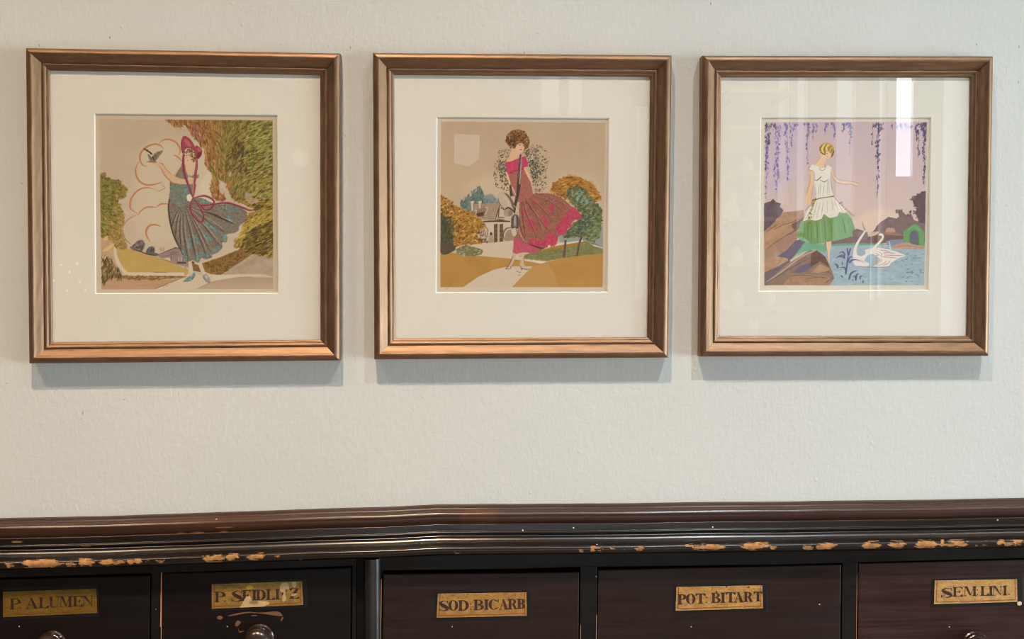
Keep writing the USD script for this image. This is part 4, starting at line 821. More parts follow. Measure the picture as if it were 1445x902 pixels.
    pink([(246, 530), (290, 545), (345, 575), (420, 604), (495, 655), (420, 672), (330, 668), (240, 682), (240, 600)], (188, 80, 104), rough=0.3)
    for q in ([(380, 340), (420, 345), (455, 405), (445, 450), (410, 440), (380, 390)], [(518, 320), (550, 315), (578, 395), (562, 425), (530, 380)], [(590, 205), (630, 198), (632, 250), (600, 262)], [(320, 240), (345, 230), (350, 290), (325, 300)], [(420, 170), (450, 165), (455, 200), (425, 205)], [(700, 220), (740, 215), (730, 250)]): pink(q, (182, 62, 96), rough=0.6)
    c.dabs([(690, 480), (660, 440), (760, 300), (850, 260), (890, 320), (800, 400)], 60, 4, 0.9, 45, [PD, (210, 84, 120), (176, 46, 88)], 0.7, 0.6); c.dabs([(400, 560), (560, 550), (650, 500), (660, 570), (560, 600), (430, 590)], 50, 4, 0.9, 60, [PD, (214, 90, 122)], 0.7, 0.8)
    c.dabs(SK, 420, 2.2, 0.7, lambda x, y: -50 + (x - 735) * 0.5, [(120, 84, 62), (164, 124, 98), (140, 70, 72), (104, 74, 56)], 0.55, 0.8)
    for a, m_, b, w in (((315, 150), (330, 300), (360, 560), 1.3), ((325, 140), (370, 300), (470, 520), 1.2), ((340, 130), (420, 250), (600, 470), 1.1), ((360, 120), (480, 200), (640, 380), 1.0), ((400, 110), (560, 150), (760, 290), 0.9), ((300, 250), (305, 400), (360, 570), 1.4), ((345, 130), (450, 290), (530, 480), 0.9), ((420, 105), (600, 130), (790, 230), 0.8)):
        c.stroke([a, m_, b], [0.3, w, w * 1.2, 0.3], (92, 48, 50), 0.65); c.stroke(np.array([a, m_, b]) + [10, 0], [0.2, 0.8, 0.9, 0.2], (188, 130, 112), 0.55)
    c.stroke([(395, 590), (470, 615), (540, 632)], [1, 2.0, 1], (70, 26, 40), 0.85); c.fill([(575, 605), (590, 595), (605, 612), (585, 625)], (216, 196, 170))
    c.stroke([(296, 320), (296, 450), (330, 530), (380, 580)], 1.2, (200, 160, 136), 0.7)
    # bodice, collar, neck, arms
    c.view(690, 175, 9.02)
    c.fill([(218, 610), (330, 600), (450, 550), (500, 640), (535, 760), (562, 898), (500, 950), (400, 1000), (350, 985), (310, 880), (258, 720)], (162, 98, 88), smooth=False, var=0.12, f=(0.4, 0.4))
    c.dabs([(230, 620), (450, 570), (550, 890), (340, 890)], 120, 6, 1, 80, [(144, 82, 76), (178, 114, 100), (150, 92, 80)], 0.5, 0.5)
    c.fill([(285, 305), (350, 330), (392, 370), (402, 400), (370, 442), (280, 476), (212, 484), (232, 430), (270, 365)], (216, 168, 128)); c.stroke([(285, 310), (270, 365), (240, 430), (213, 485)], 0.7, (150, 100, 70), 0.8); c.stroke([(262, 400), (258, 455)], 0.6, (170, 116, 82), 0.8)
    c.fill([(440, 548), (470, 575), (532, 700), (545, 790), (525, 730), (480, 650)], (222, 174, 134)); c.fill([(212, 612), (234, 625), (275, 755), (268, 782), (236, 700)], (222, 176, 136))
    c.fill([(208, 488), (280, 482), (370, 440), (460, 408), (500, 500), (492, 540), (440, 552), (425, 578), (380, 600), (345, 595), (310, 606), (262, 630), (225, 604)], (188, 64, 98), smooth=False, var=0.1, f=(.6, .6))
    c.stroke([(225, 606), (262, 630), (310, 606), (345, 596), (420, 580), (440, 550), (492, 540)], 0.9, (130, 30, 66), 0.8); c.stroke([(470, 430), (455, 540)], 0.8, (150, 36, 74), 0.7); c.stroke([(300, 490), (290, 590)], 0.7, (220, 100, 136), 0.6); c.stroke([(208, 488), (280, 480), (370, 440)], 0.7, (160, 50, 80), 0.8)
    # face and curls
    c.fill([(335, 300), (370, 250), (450, 280), (446, 325), (415, 355), (385, 368), (352, 345)], (222, 170, 138)); c.stroke([(392, 328), (420, 326)], 1.3, (160, 62, 56)); c.stroke([(378, 268), (404, 264)], 1.0, (80, 52, 40)); c.stroke([(432, 282), (450, 280)], 0.9, (80, 52, 40)); c.stroke([(412, 285), (424, 305)], 0.5, (170, 110, 86))
    HR = [(213, 200), (240, 130), (300, 90), (370, 72), (440, 96), (490, 150), (514, 220), (505, 285), (462, 325), (448, 330), (455, 285), (440, 250), (400, 240), (350, 268), (330, 308), (262, 285), (225, 245)]
    c.fill(HR, (112, 74, 44), rough=0.5); c.dabs(HR, 260, 2.8, 1.4, lambda x, y: x * 77 + y * 31, [(84, 52, 32), (160, 114, 64), (186, 142, 88), (66, 42, 28), (132, 90, 52), (150, 104, 60)], 0.85, 2, curve=0.5)
    c.dabs([(225, 180), (300, 160), (340, 260), (270, 280)], 40, 2.6, 1.3, 40, [(66, 40, 28), (92, 56, 36)], 0.8, 2)
    # ribbons, bonnet in her hand
    c.stroke([(404, 388), (394, 500), (384, 650), (372, 800), (362, 905), (345, 960), (325, 1040)], [2.6, 4.0, 4.4, 3.8, 3.2, 2.8, 2.4], (74, 58, 55)); c.stroke([(412, 400), (408, 520), (398, 640), (384, 780)], [0.8, 1.8, 1.8, 1.2], (176, 160, 146), 0.85); c.stroke([(392, 420), (380, 560), (372, 700)], 0.8, (150, 134, 120), 0.7); c.stroke([(374, 800), (380, 840)], 1.4, (222, 212, 198))
    c.stroke([(270, 772), (276, 850), (282, 930)], 3.0, (74, 58, 56)); c.stroke([(290, 790), (320, 860), (345, 910)], 1.4, (206, 184, 160))
    c.view(690, 260, 6.936)
    c.fill([(84, 130), (92, 88), (138, 74), (190, 108), (230, 165), (246, 232), (200, 222), (150, 242), (108, 195)], (188, 166, 140)); c.fill([(150, 85), (195, 108), (245, 190), (248, 255), (225, 215), (200, 150)], (104, 86, 74), 0.9); c.stroke([(84, 130), (108, 196), (150, 242)], 0.9, (96, 74, 62)); c.stroke([(120, 100), (170, 150), (205, 215)], 1.6, (206, 186, 160), 0.7)
    c.fill([(148, 262), (160, 238), (205, 228), (236, 255), (226, 305), (170, 318), (145, 300)], (160, 142, 124), var=0.15); c.stroke([(150, 250), (190, 230), (240, 262), (252, 285)], 1.9, (70, 54, 50)); c.fill([(190, 270), (230, 262), (225, 305), (190, 308)], (128, 110, 98), 0.8)
    c.fill([(215, 340), (240, 300), (272, 296), (296, 340), (294, 420), (255, 435), (222, 410)], (110, 98, 88)); c.stroke([(250, 300), (232, 350), (228, 420)], 1.0, (60, 48, 46)); c.stroke([(270, 300), (284, 360), (280, 425)], 1.0, (60, 48, 46)); c.fill([(245, 320), (262, 318), (262, 400), (248, 402)], (176, 164, 148), 0.8); c.stroke([(210, 400), (245, 430), (290, 424)], 1.6, (66, 50, 46))
    c.fill([(222, 440), (262, 430), (275, 480), (262, 505), (240, 510), (225, 480)], (196, 178, 154)); c.stroke([(262, 432), (276, 485), (262, 507)], 0.9, (96, 76, 64)); c.stroke([(150, 545), (140, 480), (160, 440), (200, 425), (235, 440)], 1.4, (110, 88, 74), 0.8)
    c.stroke([(300, 0), (282, 110), (262, 200), (248, 285)], [3.2, 3, 2.6, 1.6], (72, 56, 54)); c.stroke([(212, 20), (222, 80), (240, 120)], 2.2, (76, 60, 58)); c.stroke([(240, 200), (290, 270), (296, 330)], 1.0, (210, 190, 165), 0.8)
    # legs, shoes, signature
    c.fill([(232, 682), (262, 682), (248, 740), (222, 800), (214, 828), (166, 826), (190, 800), (222, 740)], (196, 167, 138)); c.fill([(310, 682), (350, 682), (342, 740), (350, 795), (392, 822), (384, 836), (332, 822), (300, 800), (312, 740)], (198, 168, 138))
    c.stroke([(232, 690), (222, 740), (190, 800), (166, 826), (212, 830)], 0.9, (108, 82, 66)); c.stroke([(306, 790), (320, 822), (380, 836), (394, 824)], 1.0, (108, 82, 66)); c.stroke([(345, 690), (342, 745), (352, 796)], 0.6, (140, 108, 84)); c.stroke([(318, 820), (322, 845)], 1.0, (100, 74, 58)); c.stroke([(215, 800), (212, 830)], 0.8, (100, 74, 58))
    for pts in ([(272, 848), (280, 856), (290, 858)], [(290, 858), (300, 864), (318, 858)], [(282, 896), (298, 892), (302, 880)]): c.stroke(pts, 0.8, (104, 84, 68), 0.85)
    c.trim(IMG, (208, 184, 157))
    c.view(610, 285, 6.938); c.stroke([(130, 845), (145, 855), (160, 843)], 0.5, (120, 100, 80), 0.8)
    return c.ink(X, Y, (225, 211, 189), warm=0.7)

def ink_three(X, Y):
    c = Paper(1062, 156, 1324, 424, (214, 200, 180), seed=33)
    IMG = [(1079.1, 172.3), (1307.9, 171.5), (1304.2, 402.5), (1077.3, 403.2)]
    c.fill(IMG, (196, 170, 174), smooth=False, to=(216, 188, 168))  # wash tinted with an average of the lilac haze mirrored in the glass
    n = c.noise(0.03, 0.05, 3, 8); m = c.mask(np.array(IMG)); c.a[m] *= (1 + 0.05 * n[m])[:, None]
    c.view(1065, 160, 6.938)
    c.fill([(95, 85), (450, 85), (450, 500), (300, 700), (95, 780)], (196, 174, 188), 0.7, soft=6)
    # far bank, right tree, boathouse, water
    c.view(1190, 285, 6.938)
    c.fill([(-30, 200), (110, 170), (300, 70), (520, 90), (600, 200), (300, 300), (100, 260)], (222, 192, 172), 0.8, soft=3)
    MV = (128, 103, 102)
    c.fill([(-180, 425), (-180, 380), (0, 300), (60, 286), (92, 280), (132, 264), (228, 290), (246, 332), (310, 268), (322, 240), (360, 200), (440, 150), (520, 162), (546, 140), (530, 96), (568, 84), (612, 122), (640, 130), (662, 104), (690, 176), (720, 190), (802, 200), (802, 430), (480, 424), (420, 404), (300, 418)], MV, smooth=False, rough=0.5, var=0.1)
    c.fill([(150, 290), (228, 292), (235, 360), (150, 380)], (140, 122, 130), 0.6, rough=1); c.fill([(240, 345), (330, 310), (480, 320), (590, 330), (590, 400), (420, 400), (300, 410)], (118, 88, 82), 0.7, rough=1)
    c.fill([(240, 335), (270, 300), (350, 290), (330, 320), (262, 340)], (212, 180, 158), 0.9); c.fill([(415, 302), (430, 258), (492, 258), (505, 300)], (190, 152, 124), 0.9, rough=0.5); c.fill([(420, 300), (500, 298), (590, 330), (420, 322)], (160, 122, 104), 0.8)
    c.fill([(806, -112), (770, -100), (742, -70), (700, -55), (672, -20), (690, 25), (722, 58), (698, 110), (730, 148), (738, 205), (806, 215)], (102, 78, 82), smooth=False, rough=1.2, var=0.15)
    for x, y in ((670, -20), (690, -45), (735, -72), (705, 30), (722, 60), (700, 108), (728, 150), (530, 95), (560, 84), (640, 130), (660, 106)): c.dabs([(x - 14, y - 14), (x + 14, y - 12), (x + 14, y + 14), (x - 14, y + 12)], 7, 3, 1.8, 30, [(112, 88, 92), (100, 78, 82)], 0.9, 2)
    c.fill([(-330, 470), (-60, 420), (300, 415), (480, 440), (800, 460), (798, 822), (-310, 822), (-330, 700)], (158, 171, 180), smooth=False, var=0.10, f=(0.1, 0.2), to=(158, 174, 180))
    c.fill([(430, 380), (590, 366), (590, 400), (480, 440), (430, 420)], (136, 138, 156), 0.9)
    c.stroke([(-240, 430), (-60, 420), (100, 415), (280, 415), (440, 420)], [2.2, 3.4, 3.4, 3.0, 1], (112, 158, 132), 0.9)
    c.fill([(590, 372), (588, 286), (640, 250), (690, 214), (732, 226), (790, 292), (797, 434), (600, 405)], (106, 150, 98), smooth=False, var=0.08); c.stroke([(612, 300), (690, 238), (760, 290)], 0.8, (140, 178, 124), 0.8)
    c.fill([(655, 415), (655, 325), (690, 284), (728, 312), (736, 432)], (106, 100, 112), var=0.1); c.stroke([(652, 410), (652, 322), (690, 280), (732, 310), (738, 430)], 0.9, (84, 116, 78), 0.9)
    c.fill([(480, 440), (540, 410), (620, 394), (700, 420), (795, 432), (795, 462), (520, 462)], (186, 146, 126), rough=0.4, var=0.12); c.stroke([(500, 446), (620, 430), (790, 452)], 0.8, (140, 100, 90), 0.7)
    c.dabs([(320, 500), (780, 480), (780, 800), (480, 800), (320, 640)], 90, 7, 0.8, 4, [(128, 146, 156), (172, 190, 196), (116, 132, 142)], 0.55, 0.3); c.dabs([(600, 500), (780, 500), (780, 800), (600, 800)], 30, 5, 0.9, 8, [(84, 88, 100), (100, 106, 116)], 0.8, 0.6)
    c.dabs([(-240, 480), (0, 460), (100, 640), (300, 680), (300, 800), (-240, 800)], 70, 6, 0.9, 5, [(134, 152, 166), (170, 186, 196)], 0.55, 0.5); c.fill([(660, 530), (720, 520), (720, 580), (660, 590)], (136, 150, 150), 0.5, soft=0.8)
    c.stroke([(450, 380), (458, 440), (462, 500)], 2.0, (210, 216, 216), 0.6)
    # rocks
    c.view(1070, 270, 6.443)
    c.fill([(52, 108), (80, 98), (112, 92), (135, 68), (160, 98), (208, 112), (196, 142), (226, 170), (205, 222), (160, 252), (155, 285), (52, 368)], (106, 86, 92), smooth=False, rough=1.0, var=0.18)
    BRK = (172, 132, 104)
    c.fill([(52, 368), (160, 268), (228, 190), (330, 182), (412, 168), (420, 260), (360, 420), (300, 520), (250, 580), (60, 845)], BRK, smooth=False, var=0.12, f=(0.3, 0.3))
    for pts, k in (([(60, 540), (160, 470), (260, 400), (345, 370), (350, 420), (250, 520), (160, 590), (62, 640)], (160, 124, 108)), ([(60, 380), (200, 300), (300, 290), (240, 350), (60, 470)], (184, 142, 110)), ([(130, 590), (250, 590), (270, 640), (150, 690), (60, 730), (60, 620)], (178, 138, 110))): c.fill(pts, k, 0.8, smooth=False, var=0.08)
    PU = (112, 101, 116)
    for pts, k in (([(165, 592), (250, 540), (340, 446), (395, 436), (440, 470), (362, 556), (318, 604), (272, 640), (262, 606)], PU), ([(56, 742), (160, 692), (282, 622), (296, 640), (170, 742), (56, 852)], (118, 100, 104)), ([(248, 402), (330, 352), (352, 300), (412, 240), (400, 300), (360, 350), (300, 388)], (122, 98, 96)), ([(300, 300), (412, 236), (396, 320), (345, 362), (310, 330)], (118, 88, 74))): c.fill(pts, k, smooth=False, rough=0.5, var=0.1)
    for pts in ([(130, 355), (220, 308), (310, 280), (400, 232)], [(70, 530), (150, 470), (250, 405), (300, 380)], [(60, 380), (130, 330), (180, 300)], [(165, 592), (240, 590), (268, 615)]): c.stroke(pts, 1.0, (112, 84, 72), 0.8)
    FR = [(56, 857), (100, 800), (280, 655), (380, 590), (470, 530), (560, 560), (618, 615), (650, 680), (672, 720), (690, 790), (645, 857)]
    c.fill(FR, (144, 115, 100), smooth=False, rough=0.5, var=0.12)
    c.fill([(310, 742), (380, 680), (492, 640), (470, 702), (380, 746)], (110, 99, 118), smooth=False, rough=0.4); c.fill([(478, 570), (530, 535), (612, 598), (648, 690), (600, 660), (560, 640), (478, 690)], (108, 80, 68), smooth=False, rough=0.5, var=0.15); c.fill([(478, 742), (560, 660), (652, 705), (605, 745)], (178, 138, 108), smooth=False, var=0.1); c.fill([(220, 857), (285, 772), (420, 758), (600, 762), (665, 800), (645, 857)], (168, 128, 102), smooth=False, rough=0.4, var=0.15)
    c.stroke([(70, 826), (200, 740), (330, 640), (420, 580), (520, 540)], [0.8, 2.2, 2.2, 2.6, 1.0], (188, 160, 146), 0.85); c.stroke([(56, 850), (190, 765), (310, 690), (480, 600)], 1.0, (96, 76, 76), 0.7)
    for pts in ([(290, 770), (380, 765), (520, 772)], [(420, 800), (540, 780), (640, 790)], [(560, 740), (640, 735), (660, 760)], [(600, 840), (660, 800), (690, 790)]): c.stroke(pts, 1.1, (110, 82, 72), 0.8)
    # swans
    c.view(1160, 310, 9.017)
    SW, SS = (226, 212, 202), (170, 142, 128)
    c.fill([(505, 470), (560, 430), (660, 420), (660, 570), (560, 580), (520, 520)], (150, 178, 186), 0.8, soft=1.0)
    c.fill([(540, 400), (600, 372), (700, 358), (800, 372), (900, 392), (1055, 456), (960, 500), (890, 545), (830, 602), (700, 602), (660, 590), (740, 520), (660, 440)], SW, rough=0.4, var=0.05)
    c.fill([(660, 490), (760, 500), (740, 560), (662, 578)], (184, 158, 146), 0.6, rough=0.6, soft=0.8)
    for pts in ([(700, 385), (800, 395), (860, 410)], [(760, 430), (850, 420), (940, 440)], [(780, 450), (900, 455), (1040, 458)], [(700, 400), (760, 440), (740, 470)], [(740, 470), (860, 480), (960, 490)], [(700, 590), (780, 560), (830, 520)], [(760, 590), (830, 560), (870, 520)], [(680, 430), (730, 450), (690, 460)]): c.stroke(pts, 1.1, SS, 0.85)
    c.fill([(400, 430), (420, 400), (455, 450), (500, 462), (545, 440), (560, 402), (660, 396), (645, 430), (590, 450), (540, 520), (600, 560), (570, 598), (440, 592), (400, 545), (390, 480)], SW, var=0.04)
    c.fill([(440, 520), (500, 515), (560, 560), (500, 540)], (176, 160, 180), 0.6, soft=0.5); c.stroke([(430, 592), (560, 604), (700, 606), (870, 600)], 1.0, (120, 120, 132), 0.8); c.stroke([(560, 640), (700, 655), (880, 640)], 0.8, (140, 146, 156), 0.7)
    c.stroke([(560, 118), (548, 150), (510, 205), (465, 275), (432, 350), (420, 430), (430, 470)], [2.6, 3.0, 3.0, 3.4, 4.2, 5.6, 6.0], SW); c.stroke([(573, 120), (535, 190), (480, 280), (450, 350), (440, 430)], 0.6, SS, 0.7)
    c.stroke([(512, 28), (522, 75), (540, 120), (556, 130)], [0.6, 1.4, 2.0, 2.6], (160, 142, 134))
    c.stroke([(722, 200), (745, 188), (772, 205), (768, 245), (725, 295), (678, 345), (650, 385)], [2.0, 3.4, 3.4, 3.2, 3.6, 5.0], (232, 216, 200)); c.stroke([(720, 203), (728, 208)], 1.4, (170, 120, 90)); c.stroke([(778, 210), (775, 250), (730, 300), (690, 348)], 0.6, SS, 0.7)
    # reeds
    RD = (88, 79, 122)
    for pts, w in (([(300, 705), (312, 620), (322, 540), (332, 470), (352, 395)], 2.3), ([(320, 360), (328, 420), (334, 475)], 2.0), ([(366, 362), (345, 420), (334, 475)], 2.0), ([(292, 465), (268, 412), (212, 428)], 1.8), ([(297, 495), (235, 468), (170, 492)], 2.0), ([(290, 478), (260, 452), (200, 464)], 1.5), ([(345, 555), (390, 512), (482, 516)], 2.2), ([(330, 545), (358, 478), (398, 482)], 1.9), ([(310, 690), (288, 612), (225, 612)], 2.0), ([(202, 622), (190, 578), (152, 565)], 2.4), ([(342, 768), (372, 682), (455, 645)], 2.5), ([(432, 782), (420, 722), (384, 726)], 1.8), ([(430, 782), (440, 704), (472, 690)], 2.2), ([(485, 762), (490, 722), (516, 712)], 1.8), ([(520, 806), (524, 768)], 2.0), ([(262, 580), (258, 550), (246, 530)], 1.4), ([(262, 740), (250, 716), (225, 718)], 1.6), ([(395, 780), (388, 755)], 1.4)):
        c.stroke(pts, w, RD, 0.88, taper=(0.15, 0.5))
    # the woman: train, skirt, overskirt
    c.view(1110, 270, 8.2)
    c.fill([(255, 600), (460, 618), (475, 690), (400, 700), (330, 672), (240, 692), (130, 742), (72, 768), (160, 660), (200, 600)], (120, 166, 136), var=0.08); c.stroke([(75, 768), (140, 725), (240, 690)], 0.8, (190, 205, 180), 0.7)
    GN = [(165, 345), (330, 330), (430, 262), (480, 300), (540, 308), (600, 250), (700, 255), (750, 312), (796, 440), (760, 462), (766, 520), (640, 556), (520, 582), (360, 606), (262, 612), (180, 572), (118, 530)]
    c.fill(GN, (118, 148, 92), smooth=False, var=0.08, f=(0.3, 0.1)); c.fill([(540, 310), (600, 250), (700, 255), (750, 312), (796, 440), (760, 462), (766, 520), (640, 556), (530, 580)], (134, 168, 128), 0.85, smooth=False, var=0.06)
    c.fill([(120, 530), (200, 540), (270, 600), (200, 580)], (140, 182, 150), 0.8, soft=0.4); c.fill([(380, 340), (430, 275), (470, 310), (480, 560), (370, 590)], (132, 158, 112), 0.6, soft=0.6)
    for a, b in (((215, 350), (190, 560)), ((285, 345), (280, 600)), ((345, 340), (360, 600)), ((430, 290), (450, 580)), ((500, 310), (525, 570)), ((240, 380), (240, 560)), ((640, 300), (680, 500))): c.stroke([a, ((a[0] + b[0]) / 2 + 6, (a[1] + b[1]) / 2), b], [0.4, 1.2, 1.6, 0.5], (84, 118, 62), 0.6)
    for a, b in (((320, 350), (335, 590)), ((390, 340), (405, 590)), ((560, 320), (590, 560)), ((680, 330), (720, 500))): c.stroke([a, b], [0.4, 1.2, 1.2, 0.3], (156, 188, 134), 0.5)
    c.view(1120, 190, 9.02); c.view(1110, 270, 8.2)
    c.fill([(340, 88), (440, 72), (545, 64), (600, 130), (692, 236), (662, 252), (612, 236), (590, 288), (500, 312), (430, 262), (404, 320), (335, 342), (262, 330), (185, 348), (245, 215), (300, 130)], (222, 209, 193), smooth=False, var=0.04)
    for a, b in (((360, 110), (300, 320)), ((390, 110), (345, 325)), ((430, 100), (400, 290)), ((520, 100), (540, 220)), ((550, 90), (600, 230)), ((330, 130), (215, 330)), ((600, 150), (660, 245)), ((470, 110), (470, 250))): c.stroke([a, b], [0.3, 0.9, 1.0, 0.3], (168, 152, 138), 0.7)
    c.stroke([(185, 348), (262, 332), (335, 342), (404, 320), (430, 264)], 0.7, (140, 130, 100), 0.6); c.stroke([(430, 264), (500, 312), (590, 288), (612, 238)], 0.7, (140, 140, 110), 0.6); c.stroke([(205, 230), (290, 150)], 0.8, (120, 96, 110), 0.7)
    # bodice, arms, head
    c.view(1120, 190, 9.02)
    c.fill([(202, 450), (252, 470), (248, 620), (230, 720), (218, 830), (175, 905), (150, 800), (180, 700), (205, 600)], (221, 182, 142)); c.stroke([(205, 460), (205, 600), (178, 700), (152, 800)], 0.7, (160, 116, 84), 0.8); c.stroke([(250, 640), (232, 740), (215, 850)], 0.7, (170, 124, 88), 0.8)
    c.fill([(462, 450), (492, 438), (540, 548), (600, 578), (740, 598), (800, 612), (850, 630), (830, 645), (800, 655), (740, 632), (640, 632), (560, 612), (505, 560)], (220, 188, 162)); c.stroke([(492, 440), (540, 550), (600, 580), (740, 600), (850, 628)], 0.6, (156, 118, 92), 0.85); c.stroke([(470, 470), (505, 560), (560, 612), (640, 632), (740, 632), (800, 656), (848, 634)], 0.7, (150, 112, 88), 0.85)
    c.fill([(350, 240), (405, 280), (396, 380), (345, 425), (262, 384), (318, 320)], (223, 186, 152)); c.stroke([(350, 262), (318, 322), (265, 384)], 0.6, (176, 128, 96), 0.7)
    c.fill([(195, 440), (238, 380), (300, 400), (345, 428), (400, 415), (430, 388), (484, 412), (470, 455), (462, 560), (475, 680), (512, 782), (400, 800), (280, 822), (272, 700), (262, 600), (262, 470)], (222, 213, 198), smooth=False, var=0.04)
    c.stroke([(200, 400), (195, 445), (262, 470)], 0.7, (130, 112, 84), 0.8); c.stroke([(258, 575), (300, 582), (350, 535)], [0.6, 1.2, 1.6], (128, 98, 62), 0.85); c.stroke([(338, 578), (390, 602), (436, 572)], [0.8, 1.2, 0.8], (120, 100, 84), 0.85)
    for a, b in (((278, 600), (282, 815)), ((320, 640), (310, 800)), ((440, 540), (452, 780)), ((462, 560), (505, 770)), ((390, 620), (370, 790)), ((345, 600), (335, 790)), ((265, 480), (265, 580)), ((430, 600), (425, 780))): c.stroke([a, b], [0.3, 1.0, 1.0, 0.3], (160, 150, 138), 0.65)
    c.stroke([(318, 420), (345, 455), (385, 450), (402, 420), (402, 370)], 0.6, (128, 104, 92), 0.85)
    c.fill([(372, 240), (440, 215), (472, 262), (452, 296), (425, 302), (395, 290)], (226, 187, 158)); c.stroke([(412, 242), (436, 238)], 0.9, (136, 88, 66)); c.stroke([(424, 284), (438, 282)], 0.9, (184, 96, 90)); c.fill([(404, 258), (420, 256), (418, 274), (404, 274)], (226, 160, 140), 0.6, soft=0.4)
    HB = [(324, 180), (345, 130), (400, 104), (462, 114), (508, 158), (512, 220), (490, 285), (476, 290), (478, 255), (455, 232), (425, 205), (412, 225), (400, 258), (345, 235)]
    c.fill(HB, (192, 158, 78))
    for pts, k, w in (([(345, 215), (335, 175), (370, 130)], (126, 92, 46), 1.5), ([(385, 245), (362, 180), (400, 118)], (232, 204, 124), 1.7), ([(400, 250), (392, 180), (425, 122)], (120, 86, 44), 1.4), ([(425, 205), (415, 160), (450, 125)], (234, 206, 126), 1.6), ([(440, 205), (455, 160), (490, 150)], (132, 96, 48), 1.3), ([(470, 235), (490, 190), (502, 180)], (150, 112, 56), 1.6), ([(480, 285), (502, 240), (510, 200)], (100, 72, 44), 1.8), ([(340, 225), (380, 248), (402, 256)], (110, 78, 42), 1.5)): c.stroke(pts, w, k, 0.9)
    # belt and garlands, leg
    c.stroke([(240, 845), (330, 812), (430, 797), (512, 782)], [1.4, 1.3, 1.0, 1.8], (132, 102, 62)); c.dabs([(225, 850), (285, 815), (285, 850), (240, 900)], 16, 2.6, 1.4, 40, [(150, 116, 56), (110, 82, 44), (196, 164, 90)], 0.9, 2)
    c.view(1110, 270, 8.2)
    c.dabs([(300, 100), (330, 110), (300, 220), (285, 330), (262, 395), (240, 380), (262, 250), (290, 170)], 60, 2.6, 1.3, 40, [(140, 110, 54), (188, 156, 84), (104, 80, 46), (150, 152, 78)], 0.88, 2)
    c.stroke([(545, 64), (610, 135), (690, 210), (770, 282)], 0.7, (120, 92, 60), 0.85); c.dabs([(610, 120), (650, 130), (640, 170), (610, 150)], 10, 2.4, 1.3, 40, [(170, 136, 74), (120, 92, 52)], 0.85, 2); c.dabs([(660, 180), (780, 275), (760, 290), (650, 200)], 12, 2.2, 1, 140, [(160, 128, 84)], 0.7, 1)
    c.fill([(454, 588), (520, 578), (514, 640), (500, 720), (492, 842), (474, 780), (466, 700)], (224, 183, 153), smooth=False); c.stroke([(455, 590), (468, 700), (476, 790), (492, 840)], 0.6, (170, 122, 96), 0.8)
    # wisteria hanging from the upper edge
    c.view(1065, 160, 6.938)
    WI, WD = [(112, 100, 152), (132, 120, 168), (92, 82, 132), (150, 138, 178)], [(84, 72, 96), (104, 90, 112), (72, 60, 86)]
    def strand(x, y0, y1, w, pal, n):
        for k in range(n):
            t = c.rng.uniform() ** 1.25; px_, py_ = x + c.rng.normal() * w * (1.15 - t) * 0.5 + 8 * math.sin(t * 5 + x), y0 + (y1 - y0) * t
            L, wd = c.rng.uniform(14, 28), c.rng.uniform(0.6, 1.4); c.stroke([(px_, py_), (px_ + c.rng.normal() * 4, py_ + L * 0.5), (px_ + c.rng.normal() * 5, py_ + L)], wd * 1.25, np.array(pal[c.rng.randint(len(pal))]) * c.rng.uniform(0.92, 1.08), 0.88, taper=(0.4, 0.3))
        c.stroke([(x, y0), (x + 4, (y0 + y1) / 2), (x - 3, y1 + 40)], 0.5, pal[0], 0.6)
    for a in ((112, 90, 560, 34, WD, 70), (112, 300, 820, 22, WI, 34), (140, 90, 300, 26, WD, 30), (228, 110, 620, 34, WI, 84), (215, 560, 780, 20, WI, 14), (196, 440, 640, 16, WI, 12), (205, 90, 190, 20, WD, 10), (318, 86, 640, 26, WI, 60), (300, 86, 180, 50, WI, 26), (365, 110, 330, 22, WI, 22), (402, 90, 140, 24, WI, 10), (515, 84, 330, 16, WI, 30), (518, 84, 140, 40, WI, 18), (512, 330, 480, 8, WI, 6), (572, 86, 230, 14, WI, 18), (602, 90, 170, 10, WI, 9), (692, 86, 190, 14, WI, 13), (710, 84, 100, 20, WI, 6), (778, 86, 230, 12, WI, 16), (764, 86, 110, 20, WI, 6), (866, 88, 170, 12, WD, 8), (900, 86, 100, 30, WI, 8)): strand(*a)
    c.view(1190, 160, 6.938)
    for a in ((20, 86, 110, 30, WI, 10), (72, 86, 240, 18, WI, 20), (62, 86, 130, 30, WI, 12), (62, 240, 400, 3, WI, 3), (284, 90, 300, 8, WD, 9), (340, 86, 420, 28, WD, 64), (350, 86, 180, 50, WD, 28), (342, 380, 620, 20, WD, 32), (332, 600, 800, 10, WD, 8), (480, 90, 150, 14, WI, 6), (520, 90, 160, 14, WI, 8), (570, 90, 160, 14, WI, 9), (620, 90, 150, 20, WI, 9), (660, 90, 150, 18, WI, 8), (712, 90, 190, 16, WD, 12), (732, 150, 400, 20, WD, 34), (765, 90, 160, 30, WD, 20), (792, 86, 420, 30, WD, 70), (800, 86, 260, 24, [(88, 66, 92), (104, 78, 104)], 60), (792, 400, 690, 18, WD, 30)): strand(*a)
    c.trim(IMG, (214, 200, 180))
    return c.ink(X, Y, (221, 212, 198))
P1 = [(36.4, 67.7), (480.2, 75.3), (480.2, 508.9), (41.1, 513.1)]; O1 = [(132.7, 159.8), (391.4, 162.0), (392.9, 414.5), (134.2, 415.0)]
P2 = [(526.2, 74.6), (947.9, 78.0), (942.7, 504.8), (528.1, 507.4)]; O2 = [(616.0, 164.6), (859.7, 166.5), (857.5, 413.0), (614.8, 413.6)]
P3_ = [(991, 78.5), (1401.3, 79.3), (1394.8, 502.6), (988, 503.4)]; O3 = [(1073.4, 165.5), (1314.2, 165.2), (1310.8, 410.1), (1070.5, 411.8)]
flat = lambda x, y: np.tile(lin((190, 165, 140)), (len(x), 1))
